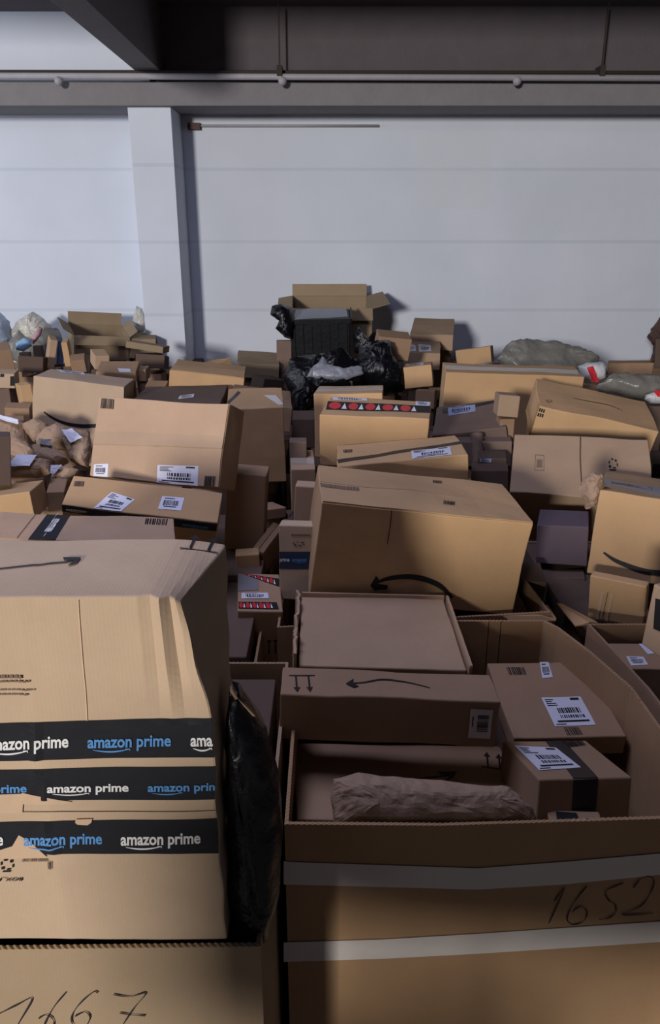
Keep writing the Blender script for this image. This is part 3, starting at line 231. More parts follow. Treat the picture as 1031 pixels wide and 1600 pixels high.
SACKS = [
{'name': 'plastic_bag', 'mat': 'blackfilm', 'pts': [[-0.1497, 0.9438, 1.4909], [-0.1439, 0.9478, 1.5484], [-0.1312, 0.9476, 1.5463], [-0.0908, 0.9424, 1.472], [-0.0754, 0.937, 1.3949], [-0.0722, 0.9308, 1.3057], [-0.0794, 0.9218, 1.1765], [-0.0969, 0.917, 1.1088], [-0.1219, 0.9155, 1.0875], [-0.1566, 0.9154, 1.085], [-0.1575, 0.9234, 1.2005], [-0.1568, 0.934, 1.3507]], 'n': [0.0, -0.9976, 0.0698], 'th': 0.05, 'label': 'black plastic sheeting hanging beside the foreground taped carton', 'cat': 'bag', 'group': None, 'cr': 0.6, 'dec': []},
{'name': 'paper_parcel', 'mat': 'kraft', 'pts': [[0.0055, 1.208, 1.1676], [0.0547, 1.2145, 1.1758], [0.1037, 1.2109, 1.1712], [0.1771, 1.2073, 1.1667], [0.2746, 1.2009, 1.1585], [0.3414, 1.1974, 1.1539], [0.3541, 1.191, 1.1458], [0.3837, 1.1756, 1.126], [0.3888, 1.1589, 1.1047], [0.3184, 1.1548, 1.0995], [0.1739, 1.1548, 1.0995], [0.0078, 1.1575, 1.103], [0.0018, 1.184, 1.1368]], 'n': [0.0, -0.788, 0.6157], 'th': 0.05, 'label': 'crumpled brown paper parcel lying along the front rim of the numbered bin', 'cat': 'parcel', 'group': None, 'cr': 0.8, 'dec': []},
{'name': 'plastic_bag', 'mat': 'blackfilm', 'pts': [[-0.421, 5.7587, 1.6483], [-0.351, 5.7602, 1.6662], [-0.2769, 5.7579, 1.6393], [-0.2503, 5.748, 1.5267], [-0.2704, 5.7381, 1.4129], [-0.3268, 5.7389, 1.4221], [-0.4007, 5.7448, 1.4904], [-0.3716, 5.75, 1.5493], [-0.4269, 5.7532, 1.5854]], 'n': [0.0, -0.9962, 0.0872], 'th': 0.12, 'label': 'black plastic bag knotted at the left side of the black crate', 'cat': 'bag', 'group': None, 'cr': 1.5, 'dec': []},
{'name': 'plastic_bag', 'mat': 'blackfilm', 'pts': [[-0.288, 4.9, 1.2795], [-0.248, 4.9472, 1.3613], [-0.1047, 4.9731, 1.4062], [0.1007, 4.9818, 1.4212], [0.1822, 4.9322, 1.3352], [0.2221, 4.868, 1.224], [0.1606, 4.8318, 1.1614], [-0.0631, 4.8467, 1.1872], [-0.1439, 4.7938, 1.0955], [-0.2153, 4.6892, 0.9143], [-0.2449, 4.7727, 1.0591]], 'n': [0.0, -0.866, 0.5], 'th': 0.16, 'label': 'large black plastic bag spread below the crate', 'cat': 'bag', 'group': None, 'cr': 2.2, 'dec': []},
{'name': 'plastic_bag', 'mat': 'greyfilm', 'pts': [[-0.148, 4.7332, 1.3091], [-0.0816, 4.8008, 1.3767], [-0.042, 4.842, 1.4179], [-0.0139, 4.794, 1.3699], [0.0575, 4.7669, 1.3428], [0.1967, 4.7872, 1.3631], [0.2076, 4.75, 1.3259], [0.0965, 4.7198, 1.2957], [-0.0414, 4.7265, 1.3024]], 'n': [0.0, -0.7071, 0.7071], 'th': 0.03, 'label': 'grey plastic film lying across the black bags', 'cat': 'bag', 'group': None, 'cr': 1.2, 'dec': []},
{'name': 'plastic_bag', 'mat': 'blackfilm', 'pts': [[0.1814, 4.9528, 1.4537], [0.304, 4.9757, 1.5028], [0.3856, 4.9722, 1.4953], [0.4011, 4.9263, 1.397], [0.4571, 4.8737, 1.2842], [0.4727, 4.8388, 1.2092], [0.3426, 4.8248, 1.1793], [0.2415, 4.8475, 1.2279], [0.1605, 4.8737, 1.2842]], 'n': [0.0, -0.9063, 0.4226], 'th': 0.16, 'label': 'glossy black bag heaped right of the crate', 'cat': 'bag', 'group': None, 'cr': 2.2, 'dec': []},
{'name': 'plastic_bag', 'mat': 'blackfilm', 'pts': [[0.2035, 5.6097, 1.5194], [0.2732, 5.602, 1.4304], [0.341, 5.6078, 1.4972], [0.334, 5.5961, 1.3632], [0.2518, 5.5902, 1.2956], [0.1729, 5.5941, 1.3407], [0.1581, 5.6059, 1.475]], 'n': [0.0, -0.9962, 0.0872], 'th': 0.1, 'label': 'black bag squeezed between crate and open carton', 'cat': 'bag', 'group': None, 'cr': 1.5, 'dec': []},
{'name': 'plastic_bag', 'mat': 'clearfilm', 'pts': [[1.1619, 5.4165, 1.3221], [1.2372, 5.483, 1.4014], [1.3755, 5.5065, 1.4294], [1.5552, 5.4998, 1.4213], [1.7284, 5.4563, 1.3695], [1.8771, 5.4099, 1.3143], [1.8409, 5.3346, 1.2245], [1.6172, 5.3248, 1.2129], [1.2647, 5.3443, 1.2361]], 'n': [0.0, -0.766, 0.6428], 'th': 0.07, 'label': 'translucent green tinted plastic bag on the right background pile', 'cat': 'bag', 'group': None, 'cr': 1.4, 'dec': []},
{'name': 'plastic_bag', 'mat': 'whitefilm', 'pts': [[1.5128, 4.7067, 1.3841], [1.5585, 4.71, 1.403], [1.6556, 4.7113, 1.4106], [1.6768, 4.7067, 1.3841], [1.6776, 4.6933, 1.3084], [1.6046, 4.6893, 1.2856], [1.5362, 4.6947, 1.316]], 'n': [0.0, -0.9848, 0.1736], 'th': 0.08, 'label': 'white packet with a red stripe at right', 'cat': 'bag', 'group': None, 'cr': 0.8, 'dec': [['red', [[1.5327, 4.7053, 1.3766], [1.5713, 4.7067, 1.3841], [1.6159, 4.6906, 1.2932], [1.5772, 4.6893, 1.2856]]]]},
{'name': 'plastic_bag', 'mat': 'clearfilm', 'pts': [[1.4612, 4.2103, 1.3491], [1.5424, 4.2554, 1.3869], [1.6684, 4.2623, 1.3928], [1.8241, 4.2345, 1.3694], [1.9094, 4.1761, 1.3204], [1.7953, 4.1321, 1.2835], [1.6403, 4.1523, 1.3005]], 'n': [0.0, -0.6428, 0.766], 'th': 0.08, 'label': 'grey translucent bag behind the slanting long carton', 'cat': 'bag', 'group': None, 'cr': 1.4, 'dec': []},
{'name': 'plastic_bag', 'mat': 'whitefilm', 'pts': [[1.6173, 3.9086, 1.3669], [1.6577, 3.9154, 1.3788], [1.7391, 3.9103, 1.3699], [1.7185, 3.8829, 1.3225], [1.6469, 3.8863, 1.3284], [1.609, 3.8966, 1.3462]], 'n': [0.0, -0.866, 0.5], 'th': 0.04, 'label': 'white wrapper with red print at the right edge', 'cat': 'bag', 'group': None, 'cr': 0.8, 'dec': [['red', [[1.6373, 3.9103, 1.3699], [1.6966, 3.912, 1.3729], [1.7004, 3.8932, 1.3402], [1.6547, 3.8949, 1.3432]]]]},
{'name': 'plastic_bag', 'mat': 'darkbrown', 'pts': [[2.554, 6.2108, 1.4518], [2.6015, 6.2172, 1.5251], [2.7954, 6.2193, 1.5495], [2.8881, 6.1891, 1.204], [2.6903, 6.1838, 1.1438], [2.5582, 6.1869, 1.179], [2.5831, 6.1957, 1.2789], [2.5215, 6.2043, 1.378]], 'n': [0.0, -0.9962, 0.0872], 'th': 0.2, 'label': 'dark rusty bundle at the far right of the pile', 'cat': 'bundle', 'group': None, 'cr': 2.0, 'dec': []},
{'name': 'plastic_bag', 'mat': 'whitefilm', 'pts': [[-2.7935, 6.4177, 1.4796], [-2.6846, 6.4282, 1.5394], [-2.6266, 6.4177, 1.4796], [-2.5958, 6.3911, 1.3291], [-2.6557, 6.3733, 1.228], [-2.8125, 6.3751, 1.2381]], 'n': [0.0, -0.9848, 0.1736], 'th': 0.15, 'label': 'pale blue plastic bag at the far left by the wall', 'cat': 'bag', 'group': None, 'cr': 1.3, 'dec': [], 'tint': 'blue'},
{'name': 'plastic_bag', 'mat': 'whitefilm', 'pts': [[-2.6345, 6.4865, 1.3168], [-2.5762, 6.5243, 1.4581], [-2.4568, 6.5445, 1.5335], [-2.3633, 6.5297, 1.4782], [-2.2873, 6.5, 1.3673], [-2.4236, 6.4729, 1.2662], [-2.5841, 6.4661, 1.2409]], 'n': [0.0, -0.9659, 0.2588], 'th': 0.15, 'label': 'cream translucent bag piled against the left wall', 'cat': 'bag', 'group': None, 'cr': 1.5, 'dec': [], 'tint': 'cream'},
{'name': 'plastic_bag', 'mat': 'clearfilm', 'pts': [[-2.4134, 5.8, 1.3345], [-2.3371, 5.8892, 1.4409], [-2.1783, 5.8177, 1.3557], [-2.042, 5.9072, 1.4624], [-1.9935, 5.8534, 1.3981], [-2.069, 5.7472, 1.2716], [-2.2007, 5.6949, 1.2092], [-2.3778, 5.7472, 1.2716]], 'n': [0.0, -0.766, 0.6428], 'th': 0.1, 'label': 'grey green bag under the blue packet', 'cat': 'bag', 'group': None, 'cr': 1.4, 'dec': []},
{'name': 'packet', 'mat': 'bluefilm', 'pts': [[-2.1769, 5.4023, 1.4211], [-2.1136, 5.4258, 1.4618], [-2.0768, 5.4164, 1.4455], [-2.0653, 5.3977, 1.413], [-2.1245, 5.3766, 1.3766], [-2.1695, 5.3813, 1.3847]], 'n': [0.0, -0.866, 0.5], 'th': 0.04, 'label': 'light blue packet in the left background', 'cat': 'packet', 'group': None, 'cr': 0.6, 'dec': []},
{'name': 'packet', 'mat': 'pinkfilm', 'pts': [[-2.1104, 5.4954, 1.4441], [-2.037, 5.5107, 1.5305], [-2.0154, 5.5084, 1.5176], [-2.0321, 5.5, 1.4701], [-2.0902, 5.4893, 1.4094]], 'n': [0.0, -0.9848, 0.1736], 'th': 0.03, 'label': 'pink packet leaning above the light blue packet', 'cat': 'packet', 'group': None, 'cr': 0.5, 'dec': []},
{'name': 'plastic_bag', 'mat': 'whitefilm', 'pts': [[-1.6951, 6.6977, 1.3971], [-1.635, 6.7124, 1.5652], [-1.593, 6.7106, 1.5443], [-1.557, 6.7, 1.4235], [-1.5886, 6.694, 1.3547], [-1.683, 6.6921, 1.3335]], 'n': [0.0, -0.9962, 0.0872], 'th': 0.06, 'label': 'thin whitish film sticking up against the left wall', 'cat': 'bag', 'group': None, 'cr': 1, 'dec': [], 'tint': 'cream'},
{'name': 'paper_mailer', 'mat': 'kraft', 'pts': [[-1.5834, 3.4718, 1.3143], [-1.5337, 3.5056, 1.3427], [-1.4134, 3.4774, 1.319], [-1.3874, 3.4, 1.2541], [-1.3144, 3.3407, 1.2043], [-1.3268, 3.2984, 1.1688], [-1.4528, 3.3195, 1.1865], [-1.5499, 3.3567, 1.2178]], 'n': [0.0, -0.6428, 0.766], 'th': 0.06, 'label': 'crumpled paper mailer at the left edge with a white label', 'cat': 'mailer', 'group': 'paper mailers heaped at the left', 'cr': 0.75, 'dec': [['label', [[-1.514, 3.4774, 1.319], [-1.4098, 3.4523, 1.2979], [-1.4047, 3.4329, 1.2817], [-1.5078, 3.4551, 1.3003]]]]},
{'name': 'paper_mailer', 'mat': 'kraft2', 'pts': [[-1.4148, 3.4644, 1.3161], [-1.3471, 3.4825, 1.342], [-1.2968, 3.4644, 1.3161], [-1.3082, 3.4267, 1.2622], [-1.3462, 3.4088, 1.2367], [-1.4063, 3.45, 1.2955]], 'n': [0.0, -0.8192, 0.5736], 'th': 0.05, 'label': 'yellow brown paper mailer with a folded corner', 'cat': 'mailer', 'group': 'paper mailers heaped at the left', 'cr': 0.75, 'dec': []},
{'name': 'paper_mailer', 'mat': 'kraft2', 'pts': [[-1.2949, 3.3, 1.2862], [-1.2549, 3.3372, 1.3234], [-1.2019, 3.356, 1.3422], [-1.1495, 3.3372, 1.3234], [-1.0902, 3.2954, 1.2816], [-1.1131, 3.2679, 1.2541], [-1.2266, 3.2724, 1.2587], [-1.2896, 3.277, 1.2632]], 'n': [0.0, -0.7071, 0.7071], 'th': 0.06, 'label': 'grey brown mailer below the smile line of the pale carton', 'cat': 'mailer', 'group': 'paper mailers heaped at the left', 'cr': 0.75, 'dec': []},
{'name': 'paper_mailer', 'mat': 'kraft2', 'pts': [[-1.1087, 3.1094, 1.3306], [-1.0828, 3.1436, 1.3714], [-1.0064, 3.136, 1.3623], [-0.9882, 3.0906, 1.3082], [-0.9933, 3.0256, 1.2308], [-1.072, 3.0533, 1.2637]], 'n': [0.0, -0.766, 0.6428], 'th': 0.05, 'label': 'mailer with a bluish label right against the leaning carton', 'cat': 'mailer', 'group': 'paper mailers heaped at the left', 'cr': 0.75, 'dec': [['label', [[-1.1008, 3.1246, 1.3487], [-1.0587, 3.1284, 1.3532], [-1.0114, 3.1019, 1.3216], [-1.0567, 3.0869, 1.3037]]]]},
{'name': 'paper_mailer', 'mat': 'kraft', 'pts': [[-1.2338, 3.0794, 1.3113], [-1.1331, 3.0794, 1.3113], [-1.0682, 3.0258, 1.2663], [-1.1109, 3.0066, 1.2502], [-1.2071, 3.0258, 1.2663]], 'n': [0.0, -0.6428, 0.766], 'th': 0.05, 'label': 'grey taped mailer in the middle of the left mailers', 'cat': 'mailer', 'group': 'paper mailers heaped at the left', 'cr': 0.75, 'dec': [['tape', [[-1.1867, 3.0818, 1.3133], [-1.1384, 3.0794, 1.3113], [-1.1279, 3.0573, 1.2927], [-1.176, 3.0598, 1.2948]]]]},
{'name': 'paper_mailer', 'mat': 'kraft', 'pts': [[-1.2529, 2.85, 1.2841], [-1.2448, 2.8934, 1.3206], [-1.1874, 2.8842, 1.3128], [-1.0864, 2.8796, 1.309], [-1.0817, 2.8387, 1.2747], [-1.1341, 2.8208, 1.2596], [-1.2178, 2.8118, 1.2521]], 'n': [0.0, -0.6428, 0.766], 'th': 0.05, 'label': 'mailer with a big white label just above the yellowish carton', 'cat': 'mailer', 'group': 'paper mailers heaped at the left', 'cr': 0.75, 'dec': [['label', [[-1.2233, 2.832, 1.269], [-1.1975, 2.875, 1.3051], [-1.1172, 2.8727, 1.3032], [-1.1374, 2.8342, 1.2709]]]]},
{'name': 'paper_mailer', 'mat': 'kraft2', 'pts': [[-1.1106, 2.9658, 1.2677], [-1.0566, 2.9658, 1.2677], [-1.0041, 2.9566, 1.2517], [-1.0439, 2.9238, 1.1949], [-1.1041, 2.9342, 1.213]], 'n': [0.0, -0.866, 0.5], 'th': 0.04, 'label': 'dark mailer by the torn corner of the two label carton', 'cat': 'mailer', 'group': 'paper mailers heaped at the left', 'cr': 0.75, 'dec': [['label', [[-1.1102, 2.9619, 1.2609], [-1.0587, 2.9619, 1.2609], [-1.0873, 2.9434, 1.229], [-1.1027, 2.9434, 1.229]]]]},
{'name': 'crumpled_paper', 'mat': 'kraft', 'pts': [[0.773, 2.25, 1.4046], [0.7817, 2.2602, 1.4427], [0.8069, 2.2643, 1.458], [0.8367, 2.2617, 1.4485], [0.8342, 2.25, 1.4046], [0.81, 2.2372, 1.3568], [0.7905, 2.2346, 1.3472]], 'n': [0.0, -0.9659, 0.2588], 'th': 0.05, 'label': 'crumpled packing paper stuffed at the corner of the right edge carton', 'cat': 'paper', 'group': None, 'cr': 2.0, 'dec': []},
{'name': 'crumpled_paper', 'mat': 'kraft', 'pts': [[-0.4992, 0.8969, 1.0795], [-0.4613, 0.9054, 1.0844], [-0.3707, 0.9077, 1.0857], [-0.2893, 0.9062, 1.0848], [-0.2368, 0.9077, 1.0857], [-0.2085, 0.9085, 1.0862], [-0.2108, 0.8946, 1.0782], [-0.2874, 0.8954, 1.0786], [-0.3973, 0.8923, 1.0768], [-0.4777, 0.8923, 1.0768]], 'n': [0.0, -0.5, 0.866], 'th': 0.03, 'label': 'pale packing paper squashed under the foreground taped carton', 'cat': 'paper', 'group': None, 'cr': 1.6, 'dec': []}]
SHEETS = [
{'parent': 'tapebox', 'name': 'flap', 'mat': 'brown', 'pts': [[-0.1405, 0.95, 1.5491], [-0.1312, 1.0, 1.4995], [-0.1091, 1.0, 1.4654], [-0.0944, 0.98, 1.445], [-0.1073, 0.93, 1.5026], [-0.1285, 0.92, 1.537], [-0.1329, 0.9, 1.5646]], 'th': 0.004, 'label': 'torn side flap'},
{'parent': 'bin_right', 'name': 'flap', 'mat': 'tan', 'pts': [[0.6899, 2.1, 1.0916], [0.7098, 2.1, 1.0872], [0.709, 1.87, 1.1531], [0.7342, 1.87, 1.1472], [0.6703, 1.87, 1.1393]], 'th': 0.004, 'label': None},
{'parent': 'bin_middle', 'name': 'flap', 'mat': 'tan', 'pts': [[0.4869, 1.93, 1.1372], [0.5837, 1.93, 1.1413], [0.6611, 2.1, 1.0872], [0.6371, 1.93, 1.1292], [0.6328, 1.92, 1.1264], [0.5111, 1.92, 1.1224]], 'th': 0.004, 'label': None},
{'parent': 'bin_right', 'name': 'tape_band', 'mat': 'whitetape', 'pts': [[-0.0861, 1.1175, 1.0516], [0.1006, 1.1175, 1.044], [0.2737, 1.1175, 1.0364], [0.4331, 1.1175, 1.0516], [0.6096, 1.1175, 1.0713], [0.7471, 1.1175, 1.0892], [0.7566, 1.1175, 1.0364], [0.617, 1.1175, 1.0211], [0.4387, 1.1175, 0.9979], [0.277, 1.1175, 0.9854], [0.1018, 1.1175, 0.9917], [-0.0873, 1.1175, 0.9979]], 'th': 0.001, 'label': None},
{'parent': 'bin_right', 'name': 'tape_band', 'mat': 'whitetape', 'pts': [[-0.0903, 1.1175, 0.8515], [0.105, 1.1175, 0.8598], [0.2917, 1.1175, 0.8747], [0.6339, 1.1175, 0.9057], [0.7773, 1.1175, 0.9219], [0.7874, 1.1175, 0.8664], [0.6417, 1.1175, 0.8531], [0.2952, 1.1175, 0.823], [0.1062, 1.1175, 0.8094], [-0.0913, 1.1175, 0.8009]], 'th': 0.001, 'label': None}]
PENS = [{'parent': 'bin_right', 'w': 0.003, 'strokes': [[[0.4208, 1.1175, 0.9012], [0.4417, 1.1175, 0.9895], [0.4259, 1.1175, 0.9574]], [[0.4833, 1.1175, 0.994], [0.4632, 1.1175, 0.9526], [0.4544, 1.1175, 0.9153], [0.4655, 1.1175, 0.8982], [0.4862, 1.1175, 0.9059], [0.4907, 1.1175, 0.9295], [0.477, 1.1175, 0.9434], [0.4622, 1.1175, 0.9295]], [[0.5512, 1.1175, 1.0012], [0.5206, 1.1175, 0.9821], [0.5282, 1.1175, 0.9601], [0.5419, 1.1175, 0.948], [0.5456, 1.1175, 0.9295], [0.5352, 1.1175, 0.9153], [0.5165, 1.1175, 0.9106]], [[0.5717, 1.1175, 0.9895], [0.5827, 1.1175, 1.012], [0.598, 1.1175, 1.0174], [0.6082, 1.1175, 1.0049], [0.6043, 1.1175, 0.973], [0.5907, 1.1175, 0.9434], [0.5593, 1.1175, 0.9229], [0.6173, 1.1175, 0.9266]]]}, {'parent': 'bin_left', 'w': 0.0026, 'strokes': [[[-0.5272, 0.8475, 1.0084], [-0.5082, 0.8475, 1.0193], [-0.4799, 0.8475, 1.0372], [-0.4546, 0.8475, 1.0508], [-0.4834, 0.8475, 0.9968], [-0.4988, 0.8475, 0.9643]], [[-0.4019, 0.8475, 1.0637], [-0.425, 0.8475, 1.0312], [-0.4423, 0.8475, 0.9968], [-0.4499, 0.8475, 0.9706], [-0.4394, 0.8475, 0.9674], [-0.4286, 0.8475, 0.995], [-0.4287, 0.8475, 1.0084], [-0.4376, 0.8475, 1.0162], [-0.4503, 0.8475, 1.0084]], [[-0.3531, 0.8475, 1.0625], [-0.3593, 0.8475, 1.0649], [-0.3808, 0.8475, 1.0431], [-0.3976, 0.8475, 1.0162], [-0.3982, 0.8475, 0.995], [-0.3825, 0.8475, 0.989], [-0.3707, 0.8475, 1.0102], [-0.3767, 0.8475, 1.0223], [-0.3936, 0.8475, 1.0132]], [[-0.33, 0.8475, 1.0597], [-0.3049, 0.8475, 1.055], [-0.2801, 0.8475, 1.0625], [-0.3007, 0.8475, 1.0312], [-0.3211, 0.8475, 0.995], [-0.3294, 0.8475, 0.9766]], [[-0.324, 0.8475, 1.0205], [-0.3062, 0.8475, 1.0162], [-0.2848, 0.8475, 1.0144]]]}]
